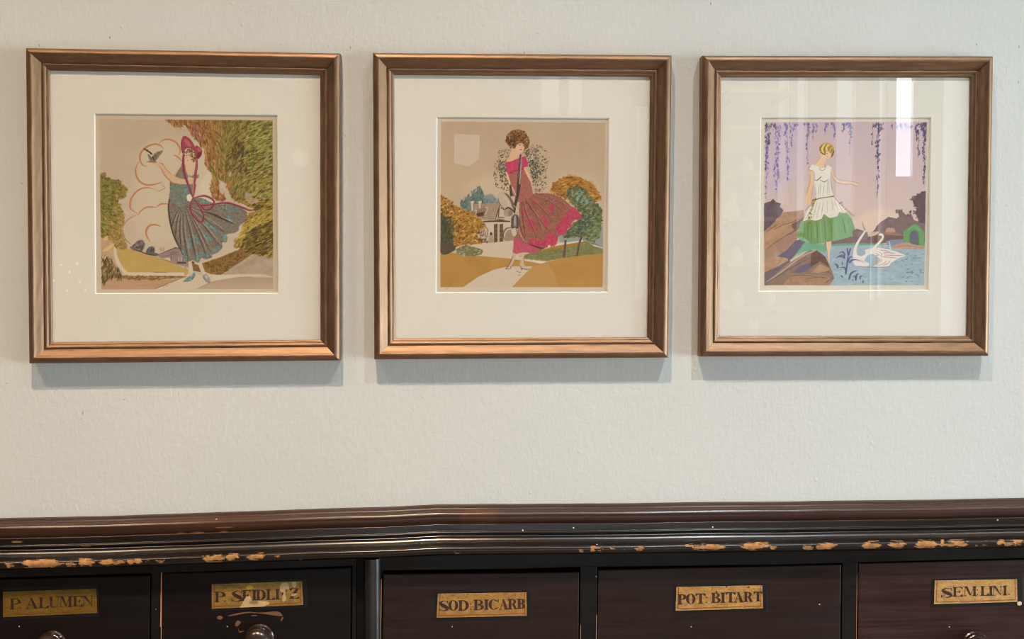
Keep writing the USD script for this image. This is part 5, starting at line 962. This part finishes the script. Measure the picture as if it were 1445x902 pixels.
try: inks = (ink_one, ink_two, ink_three)
except NameError: inks = (flat, flat, flat)
framed_picture(P1, O1, "leftmost bronze-framed print: woman in blue dress and crimson bonnet holding up a butterfly", inks[0])
framed_picture(P2, O2, "middle bronze-framed print of a curly-haired woman in a billowing pink skirt before a cottage", inks[1])
framed_picture(P3_, O3, "rightmost bronze-framed print of a blonde woman in green and white beside two swans", inks[2])
# ------------------------------------------------------------------ the lettered paper labels
def letter(c, ch, x0, x1, yt, yb, k, T=38, t=8):
    """A roman capital drawn with a broad brush: T the thick strokes, t the hairlines, in the units of the current view."""
    w, h = x1 - x0, yb - yt
    P = lambda pts: c.fill(pts, k, 0.93, smooth=False)
    def stem(x, a=None, b=None, serif=True, T_=None):
        a, b, T_ = yt if a is None else a, yb if b is None else b, T_ or T
        P([(x, a), (x + T_, a), (x + T_ * 0.93, (a + b) / 2), (x + T_, b), (x, b), (x + T_ * 0.07, (a + b) / 2)])
        if serif:
            for y, d in ((a, 1), (b, -1)): P([(x - T_ * 0.38, y), (x + T_ * 1.38, y), (x + T_ * 1.30, y + d * t * 0.8), (x + T_, y + d * t * 1.8), (x, y + d * t * 1.8), (x - T_ * 0.3, y + d * t * 0.8)])
    def bowl(xa, ya, yb_, xe, thick=None):
        th = thick or T; a = np.linspace(-math.pi / 2, math.pi / 2, 15); cy, ry = (ya + yb_) / 2, (yb_ - ya) / 2
        out = [(xa + (xe - xa) * math.cos(v) ** 0.8 if math.cos(v) > 0 else xa, cy + ry * math.sin(v)) for v in a]
        inn = [(xa + max(2, xe - xa - th) * math.cos(v) ** 0.8 if math.cos(v) > 0 else xa, cy + (ry - t) * math.sin(v)) for v in a]
        P(out + inn[::-1])
    def bar(xa, ya, xb, yb_, wd): c.stroke([(xa, ya), (xb, yb_)], wd / c.v[2], k, 0.93, taper=(0.01, 0.01))
    if ch == "P": stem(x0 + w * .12); bowl(x0 + w * .12 + T, yt, yt + h * .54, x1)
    elif ch == "R": stem(x0 + w * .08); bowl(x0 + w * .08 + T, yt, yt + h * .52, x0 + w * .88, T * .9); P([(x0 + w * .45, yt + h * .48), (x0 + w * .70, yt + h * .48), (x1, yb), (x1 - T, yb)])
    elif ch == "B": stem(x0 + w * .06); bowl(x0 + w * .06 + T, yt, yt + h * .50, x0 + w * .90, T * .9); bowl(x0 + w * .06 + T, yt + h * .46, yb, x1)
    elif ch == "D": stem(x0 + w * .05); bowl(x0 + w * .05 + T, yt, yb, x1, T * 1.1)
    elif ch in "OC":
        a = np.linspace(0, 2 * math.pi, 40) if ch == "O" else np.linspace(0.72, 2 * math.pi - 0.72, 36)
        cx_, cy_, rx, ry = (x0 + x1) / 2, (yt + yb) / 2, w / 2, h / 2
        if ch == "C": rx *= 1.1
        P([(cx_ + rx * math.cos(v), cy_ + ry * math.sin(v)) for v in a] + [(cx_ + max(3, rx - T) * math.cos(v), cy_ + (ry - t * .8) * math.sin(v)) for v in a[::-1]])
        if ch == "C": P([(x1 - T * .3, yt), (x1, yt), (x1, yt + h * .34), (x1 - T * .35, yt + h * .18)]); P([(x1 - T * .2, yb - h * .25), (x1, yb - h * .25), (x1 - T * .3, yb - t)])
    elif ch == "S":
        c.stroke([(x1 - w * .08, yt + h * .12), (x0 + w * .55, yt + t * .3), (x0 + w * .12, yt + h * .22), (x0 + w * .35, yt + h * .43), (x0 + w * .75, yt + h * .60), (x1 - w * .06, yt + h * .80), (x0 + w * .50, yb - t * .3), (x0 + w * .06, yb - h * .14)], [q / c.v[2] for q in (t * .8, t, T * .7, T * 1.2, T * 1.25, T * .8, t, t * .8)], k, 0.93)
        P([(x1 - w * .10, yt), (x1, yt), (x1, yt + h * .30), (x1 - w * .08, yt + h * .26)]); P([(x0, yb - h * .30), (x0 + w * .08, yb - h * .28), (x0 + w * .10, yb), (x0, yb)])
    elif ch == "A": bar(x0 + w * .08, yb, x0 + w * .46, yt + t, t); P([(x0 + w * .34, yt), (x0 + w * .52, yt), (x1 - w * .02, yb), (x1 - w * .02 - T * 1.15, yb)]); bar(x0 + w * .2, yt + h * .64, x0 + w * .66, yt + h * .64, t * .8); bar(x0 - w * .05, yb - t * .4, x0 + w * .28, yb - t * .4, t * 1.3); bar(x1 - w * .40, yb - t * .4, x1 + w * .06, yb - t * .4, t)
    elif ch == "L": stem(x0 + w * .12); bar(x0 + w * .12, yb - t * .5, x1, yb - t * .5, t); P([(x1 - w * .34, yb - t), (x1, yb - h * .30), (x1 + w * .02, yb), (x1 - w * .3, yb)])
    elif ch == "U": stem(x0 + w * .06, b=yb - h * .12, serif=False); bar(x0 - w * .04, yt + t * .5, x0 + w * .42, yt + t * .5, t); c.stroke([(x0 + w * .06 + T * .4, yb - h * .2), (x0 + w * .45, yb - t * .5), (x1 - w * .14, yb - h * .16), (x1 - w * .10, yt + h * .5), (x1 - w * .10, yt)], [q / c.v[2] for q in (T * .8, t * 2, t, t, t)], k, 0.9); bar(x1 - w * .3, yt + t * .5, x1, yt + t * .5, t)
    elif ch == "M": bar(x0 + w * .12, yb, x0 + w * .14, yt, t); P([(x0 + w * .10, yt), (x0 + w * .10 + T * 1.1, yt), (x0 + w * .58, yb - t), (x0 + w * .48, yb - t)]); bar(x0 + w * .53, yb - t, x0 + w * .80, yt, t); stem(x1 - w * .08 - T); bar(x0, yb - t * .5, x0 + w * .26, yb - t * .5, t); bar(x0, yt + t * .4, x0 + w * .2, yt + t * .4, t)
    elif ch == "N": bar(x0 + w * .14, yb, x0 + w * .14, yt, t); P([(x0 + w * .02, yt), (x0 + w * .10 + T * .9, yt), (x1 - w * .06, yb), (x1 - w * .16, yb - t)]); bar(x1 - w * .10, yb, x1 - w * .10, yt, t); bar(x0, yb - t * .4, x0 + w * .30, yb - t * .4, t); bar(x1 - w * .26, yt + t * .4, x1 + w * .04, yt + t * .4, t)
    elif ch == "E": stem(x0 + w * .10); bar(x0 + w * .1, yt + t * .5, x1, yt + t * .5, t); bar(x0 + w * .1, yb - t * .5, x1, yb - t * .5, t); bar(x0 + w * .3, (yt + yb) / 2, x0 + w * .72, (yt + yb) / 2, t * .8); P([(x1 - w * .32, yb - t), (x1, yb - h * .28), (x1 + 2, yb), (x1 - w * .3, yb)]); P([(x1 - w * .25, yt + t), (x1, yt + h * .24), (x1, yt), (x1 - w * .3, yt)]); P([(x0 + w * .62, yt + h * .38), (x0 + w * .74, yt + h * .36), (x0 + w * .74, yt + h * .64), (x0 + w * .62, yt + h * .6)])
    elif ch == "I": stem((x0 + x1) / 2 - T / 2)
    elif ch == "T": stem((x0 + x1) / 2 - T / 2); bar(x0, yt + t * .5, x1, yt + t * .5, t); P([(x0, yt), (x0 + w * .3, yt + t), (x0 + w * .06, yt + h * .26), (x0, yt + h * .24)]); P([(x1, yt), (x1 - w * .3, yt + t), (x1 - w * .06, yt + h * .26), (x1, yt + h * .24)])
    elif ch == "Z": bar(x0 + w * .05, yt + t * .6, x1, yt + t * .6, t * 1.1); P([(x1 - T * 1.1, yt), (x1, yt), (x0 + T * 1.1, yb), (x0, yb)]); bar(x0, yb - t * .6, x1, yb - t * .6, t * 1.1); P([(x1 - w * .28, yb - t), (x1, yb - h * .28), (x1, yb), (x1 - w * .3, yb)]); P([(x0 + w * .05, yt), (x0 + w * .35, yt + t), (x0 + w * .08, yt + h * .26)])
    elif ch in ":.":
        for y in ((yt + h * .42, yb - h * .08) if ch == ":" else (yb - h * .08,)): P([(x0, y), ((x0 + x1) / 2, y - 11), (x1, y), ((x0 + x1) / 2, y + 11)])

LABELS = [  # paper tones darken leftwards, partly carrying the dimmer light there
    (1, [(4.2, 835.4), (136.1, 831.0), (137.2, 865.4), (4.5, 871.2)], (0, 820, 9.633), (108, 76, 20), [("P", 128, 282, 240, 388), (":", 264, 290, 236, 380), ("A", 352, 512, 232, 378), ("L", 522, 662, 226, 370), ("U", 668, 802, 216, 362), ("M", 802, 985, 210, 356), ("E", 988, 1124, 206, 350), ("N", 1118, 1262, 202, 340)], [(0, -6), (2, -6), (2, 5), (0, 5)]),
    (2, [(298.8, 824.6), (426.2, 820.4), (428.0, 853.8), (298.9, 859.4)], (285, 810, 9.03), (140, 100, 40), [("P", 155, 300, 228, 362), (":", 280, 304, 224, 356), ("S", 380, 512, 218, 354), ("E", 508, 622, 208, 345), ("I", 640, 692, 205, 338), ("D", 690, 815, 202, 336), ("L", 812, 925, 198, 332), ("I", 934, 988, 195, 326), ("T", 985, 1085, 192, 322), ("Z", 1112, 1240, 186, 318)], [(-2, -2), (6, -4), (6, 4), (-2, 4)]),
    (3, [(617.8, 837.8), (743.0, 836.0), (743.4, 869.3), (616.0, 872.0)], (600, 825, 9.03), (162, 112, 48), [("S", 178, 290, 205, 340), ("O", 294, 420, 200, 335), ("D", 424, 556, 200, 335), (":", 568, 592, 196, 328), ("B", 618, 748, 194, 326), ("I", 755, 802, 192, 324), ("C", 812, 935, 190, 322), ("A", 945, 1058, 188, 320), ("R", 1052, 1172, 185, 316), ("B", 1172, 1276, 182, 310)], [(-3, -3), (6, -3), (6, 5), (-3, 5)]),
    (4, [(954.4, 828.4), (1075.8, 826.0), (1076.8, 858.7), (953.2, 862.2)], (940, 815, 9.03), (174, 124, 60), [("P", 142, 258, 215, 345), ("O", 252, 374, 208, 340), ("T", 374, 502, 205, 335), (":", 500, 524, 200, 330), ("B", 576, 694, 196, 326), ("I", 698, 748, 194, 324), ("T", 756, 884, 190, 322), ("A", 868, 985, 188, 318), ("R", 986, 1104, 185, 312), ("T", 1114, 1226, 180, 306)], [(-3, -3), (6, -3), (6, 4), (-3, 4)]),
    (5, [(1319.0, 819.4), (1435.0, 817.4), (1435.6, 849.6), (1317.8, 853.0)], (1300, 805, 9.966), (184, 136, 76), [("S", 280, 432, 250, 385), ("E", 438, 582, 236, 370), ("M", 588, 782, 226, 362), (":", 776, 800, 222, 356), ("L", 826, 950, 224, 358), ("I", 952, 1002, 222, 356), ("N", 1000, 1132, 220, 354), ("I", 1148, 1206, 218, 352), (".", 1222, 1246, 216, 350)], [(-4, -2), (8, -4), (8, 4), (-4, 5)])]
for n, quad, view, tone_, text, rim in LABELS:
    xs, ys = [p[0] for p in quad], [p[1] for p in quad]
    c = Paper(min(xs) - 3, min(ys) - 3, max(xs) + 3, max(ys) + 3, tone_, S=5, seed=40 + n)
    c.a *= (1 + 0.42 * c.noise(0.12, 0.30, 4, n) + 0.34 * c.noise(0.9, 0.9, 2, n + 9))[..., None]
    st = np.clip((c.noise(0.45, 0.7, 3, n + 20) - 0.16) * 6, 0, 1) * np.clip(1.2 - (c.yy - min(ys)) / 12, 0.1, 1); c.a = c.a * (1 - 0.5 * st[..., None])
    q = np.array(quad, float); cc = q.mean(0); inn = q + np.array([[3.2, 0.2], [-3.0, 0.2], [-3.0, -3.0], [3.2, -3.0]])
    c.v = (0, 0, 1.0)
    for a, b in ((0, 3), (3, 2), (2, 1)): c.stroke([inn[a], inn[b]], 1.0, (112, 44, 24), 0.8, taper=(.01, .01))
    c.view(*view)
    for ch, x0, x1, yt, yb in text: letter(c, ch, x0, x1, yt, yb, (48, 26, 22))
    if n == 2:      # torn and stained
        for pts, k in (([(490, 430), (510, 380), (560, 300), (600, 280), (625, 300), (640, 340), (740, 345), (830, 350), (860, 380), (800, 410), (700, 440), (640, 470), (600, 440)], (196, 160, 108)), ([(1010, 130), (1090, 120), (1110, 190), (1060, 215), (1070, 330), (1030, 350), (1020, 290), (1040, 240), (990, 215)], (186, 154, 106)), ([(1150, 110), (1200, 110), (1190, 170), (1150, 160)], (186, 154, 106)), ([(560, 160), (640, 150), (640, 190), (580, 200)], (190, 146, 30))): c.fill(pts, k, 0.92, rough=0.6, var=0.1)
        c.fill([(610, 350), (680, 340), (720, 360), (690, 385), (620, 385)], (120, 100, 60), 0.8, soft=0.8); c.fill([(150, 130), (400, 140), (500, 150), (380, 160), (160, 150)], (70, 56, 26), 0.6, soft=0.6)
        c.fill([(1150, 255), (1210, 250), (1180, 280), (1140, 280)], (186, 154, 106), 0.9)
    if n == 1: c.fill([(770, 125), (890, 125), (880, 175), (830, 180)], (110, 66, 22), 0.6, soft=0.5); c.fill([(690, 270), (800, 270), (810, 360), (700, 350)], (104, 74, 22), 0.3, soft=0.8)
    if n == 3: c.dabs([(1000, 100), (1150, 120), (1140, 200), (1010, 190)], 22, 2, 1, 40, [(84, 54, 24)], 0.7, 2)
    if n == 4:
        for x, y in ((640, 185), (768, 118), (1050, 125)): c.fill([(x - 14, y), (x, y - 12), (x + 14, y), (x, y + 12)], (52, 36, 22), 0.9)
        for x, y in ((800, 365), (975, 368)): c.fill([(x - 12, y), (x, y - 9), (x + 12, y), (x, y + 9)], (210, 170, 80), 0.9)
    if n == 5: c.dabs([(290, 270), (330, 300), (400, 400), (300, 390)], 16, 2, 1, 60, [(96, 62, 34)], 0.8, 2); c.dabs([(400, 220), (560, 215), (560, 260), (420, 260)], 16, 2, 1, 20, [(110, 74, 40)], 0.6, 2)
    d = made[n]
    rq = [(quad[k][0] + rim[k][0], quad[k][1] + rim[k][1]) for k in range(4)]
    obj("label_mount", slab(quad_px(rq, FACE_D + 0.0004), 0.0012, 0.0003), "label_mount", d)
    nu, nv = 330, 96
    u, v = np.repeat(np.linspace(0, 1, nu), nv), np.tile(np.linspace(0, 1, nv), nu)
    Q = [np.array(p) for p in quad]
    pts = (np.outer((1 - u) * (1 - v), Q[0]) + np.outer(u * (1 - v), Q[1]) + np.outer(u * v, Q[2]) + np.outer((1 - u) * v, Q[3]))
    C = np.array([at(x, y, FACE_D + 0.0008) for x, y in quad])
    V = np.outer((1 - u) * (1 - v), C[0]) + np.outer(u * (1 - v), C[1]) + np.outer(u * v, C[2]) + np.outer((1 - u) * v, C[3])
    V[:, 1] -= 0.00025 * meshkit.noise(np.stack([u * 9, v * 3, u * 0 + n], 1), 2)
    lab = obj("label", (V, grid_faces(nu, nv)[:, ::-1]), "label_ink", d, smooth=True, label="yellowed paper label with black roman lettering")
    paint(lab, "ink", c.ink(pts[:, 0], pts[:, 1], (228, 214, 190), 0.76, 0.7))
# torn veneer below the second label, and the pale chip beside the last
def flat_patch(pts, view, depth, name, mat, parent, thick=0.0004):
    p = np.array(pts, float) / view[2] + [view[0], view[1]]; p = spline(p, True, 4)
    P = [at(x, y, depth) for x, y in p]; g = Polygon([(q[0], q[2]) for q in P]).buffer(0)
    m = trimesh.creation.extrude_polygon(g if g.geom_type == "Polygon" else max(g.geoms, key=lambda z: z.area), thick, engine="earcut")
    v = m.vertices; m = trimesh.Trimesh(np.stack([v[:, 0], -depth - 0.0 + v[:, 2], v[:, 1]], 1), m.faces); m.fix_normals()
    return obj(name, m, mat, parent)
z5 = (280, 790, 8.03)
for pts in ([(330, 640), (420, 612), (560, 592), (700, 600), (890, 588), (945, 622), (930, 640), (700, 612), (560, 606), (420, 632)], [(210, 652), (240, 635), (275, 650), (262, 676), (225, 676)], [(412, 742), (440, 692), (482, 708), (470, 728), (440, 758)], [(448, 775), (466, 808), (520, 808), (500, 820), (462, 826)], [(600, 632), (660, 628), (650, 640), (610, 642)], [(950, 650), (962, 665), (940, 695), (930, 690)]):
    flat_patch(pts, z5, FACE_D + 0.0003, "torn_veneer", "scar_wood", made[2])
flat_patch([(1355, 448), (1405, 440), (1410, 486), (1358, 490)], (1300, 805, 9.966), FACE_D + 0.0012, "paint_chip", "pale_chip", made[5])
# ------------------------------------------------------------------ ceiling spots
for i, (x, y, col, power) in enumerate(LAMPS):
    t = thing("ceiling_spot", ("cool white" if col is COOL else "warm white") + " ceiling spot " + ("nearest the left wall", "above the leftmost picture", "above the rightmost picture", "right of the rightmost picture", "added over the far shelves")[i], "lamp", (x, y, LAMP_Z))
    obj("ceiling_plate", trimesh.Trimesh(*(lambda m: (m.vertices + [x, y, ZC - 0.012], m.faces))(trimesh.creation.cylinder(0.05, 0.024, sections=32))), "lamp_metal", t, smooth=40)
    obj("stem", trimesh.Trimesh(*(lambda m: (m.vertices + [x, y, (ZC - 0.024 + LAMP_Z + 0.088) / 2], m.faces))(trimesh.creation.cylinder(0.008, ZC - 0.024 - LAMP_Z - 0.088, sections=16))), "lamp_metal", t, smooth=40)
    m = lathe([(0.030, 0.09), (0.040, 0.080), (0.045, 0.0), (0.042, 0.0), (0.038, 0.060), (0.0, 0.066), (0, 0.09), (0.030, 0.09)], 32); m.apply_translation((x, y, LAMP_Z))
    obj("shade", m, "lamp_black", t, smooth=40)
    l = UsdLux.DiskLight.Define(stage, str(t.GetPath()) + "/bulb")
    l.AddTranslateOp().Set(Gf.Vec3d(0, 0, 0.055)); l.CreateRadiusAttr(0.022); l.CreateColorAttr(Gf.Vec3f(*col)); l.CreateIntensityAttr(power * 10)
# ------------------------------------------------------------------ the far side of the shop, seen only in the glass of the pictures
unit_x0, unit_x1 = across(1008, 300)[0], across(1098, 300)[0]
levels = [across(1040, y)[2] for y in (492, 432, 373, 312, 251, 190, 140)]
ORD = ("lowest", "second lowest", "third lowest", "middle", "third highest", "second highest", "highest")
for z, o_ in zip(levels, ORD):
    sh = thing("wall_shelf", f"{o_} pale wooden shelf on the far wall behind the camera", "shelf", ((unit_x0 + unit_x1) / 2, YF, z))
    obj("board", box((unit_x0, YF + 0.002, z - 0.02), (unit_x1, YF + 0.28, z)), "shelf_pale", sh)
    for x in (unit_x0 + 0.05, unit_x1 - 0.05): obj("bracket", box((x - 0.008, YF + 0.002, z - 0.045), (x + 0.008, YF + 0.14, z - 0.0205)), "lamp_black", sh)
def china(kind, x, z, s, label):
    y = YF + 0.16
    if kind == "cat":      # a sitting cat: body, head with two ears, tail
        t = thing("cat_figurine", label, "figurine", (x, y, z), "white china cats on the far shelves")
        b = lathe([(0, 0), (0.045, 0), (0.050, 0.02), (0.044, 0.055), (0.030, 0.085), (0.020, 0.10), (0, 0.104)], 20); b.apply_scale(s); b.apply_translation((x, y, z)); obj("body", b, "white_china", t, smooth=50)
        h = trimesh.creation.icosphere(2, 0.027 * s); ears = [trimesh.creation.cone(0.010 * s, 0.028 * s, sections=8) for _ in (0, 1)]
        for e, d in zip(ears, (-1, 1)): e.apply_translation((d * 0.015 * s, 0, 0.018 * s))
        m = join([h] + ears); m.apply_translation((x, y + 0.008 * s, z + 0.118 * s)); obj("head", m, "white_china", t, smooth=50)
        tl = trimesh.creation.torus(0.046 * s, 0.008 * s); tl.apply_translation((x, y, z + 0.009 * s)); obj("tail", tl, "white_china", t, smooth=50)
    else:
        t = thing("china_jar", label, "jar", (x, y, z), "white china jars on the far shelves")
        b = lathe([(0, 0), (0.032, 0), (0.046, 0.03), (0.048, 0.06), (0.036, 0.088), (0.030, 0.095), (0, 0.095)], 24); b.apply_scale(s); b.apply_translation((x, y, z)); obj("body", b, "white_china", t, smooth=50)
        l = lathe([(0, 0), (0.034, 0), (0.030, 0.010), (0.010, 0.018), (0.011, 0.028), (0, 0.032)], 24); l.apply_scale(s); l.apply_translation((x, y, z + 0.095 * s)); obj("lid", l, "white_china", t, smooth=50)
PLACES = [("cat", 1020, 3, 1.0, "left cat of the pair on the fourth shelf across the shop"), ("cat", 1050, 3, 1.1, "right cat of the pair on the fourth shelf across the shop"), ("jar", 1080, 3, 0.75, "white china jar beside the two cats across the shop"),
          ("jar", 1026, 2, 0.8, "white china jar left of the single cat across the shop"), ("cat", 1050, 2, 0.9, "single white china cat between two jars across the shop"), ("jar", 1077, 2, 0.85, "white china jar right of the single cat across the shop"),
          ("jar", 1040, 4, 0.8, "white china jar alone on the highest filled shelf across the shop"), ("jar", 1028, 1, 0.85, "white china jar left of a low shelf across the shop"), ("jar", 1070, 1, 0.95, "white china jar right of a low shelf across the shop"), ("cat", 1050, 0, 1.1, "white china cat on the lowest filled shelf across the shop")]
for kind, px_, row, s, lab_ in PLACES:
    china(kind, across(px_, 300)[0], levels[row], s, lab_)
# a paper notice with a glow of its own for light from behind, a globe lamp on its flex and small bulbs standing in for warm glints
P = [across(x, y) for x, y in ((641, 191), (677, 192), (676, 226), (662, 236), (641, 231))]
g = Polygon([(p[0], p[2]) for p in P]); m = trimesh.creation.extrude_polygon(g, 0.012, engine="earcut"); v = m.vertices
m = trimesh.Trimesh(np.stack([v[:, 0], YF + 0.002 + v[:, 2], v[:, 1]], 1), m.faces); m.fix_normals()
tag(obj("notice", m, "glowing_paper"), "small pale paper notice with added glow and a pointed foot on the far wall", "notice")
gp = across(432, 229); gl = thing("globe_lamp", "pale glass globe lamp hanging across the shop", "lamp", tuple(gp))
s_ = trimesh.creation.icosphere(3, 0.05); s_.apply_translation(gp + [0, 0.15, 0]); obj("globe", s_, "globe_glow", gl, smooth=True)
c_ = trimesh.creation.cylinder(0.004, ZC - gp[2] - 0.05, sections=8); c_.apply_translation(gp + [0, 0.15, (ZC - gp[2] + 0.05) / 2]); obj("flex", c_, "lamp_black", gl)
st = [across(x, y) + [0, 0.02, 0] for x, y in ((62, 352), (74, 378), (82, 396), (92, 374), (104, 384), (114, 372), (118, 398), (126, 410), (100, 410))]
sl = thing("glint_bulbs", "small glowing bulbs standing in for warm glints on the far wall", "lights", tuple(st[0]))
for p in st: b = trimesh.creation.icosphere(1, 0.007); b.apply_translation(p); obj("bulb", b, "glint_glow", sl, smooth=True)
w_ = [(trimesh.creation.cylinder(0.002, segment=[a, b], sections=6)) for a, b in zip(st[:-1], st[1:])]; obj("wire", join(w_), "lamp_black", sl)
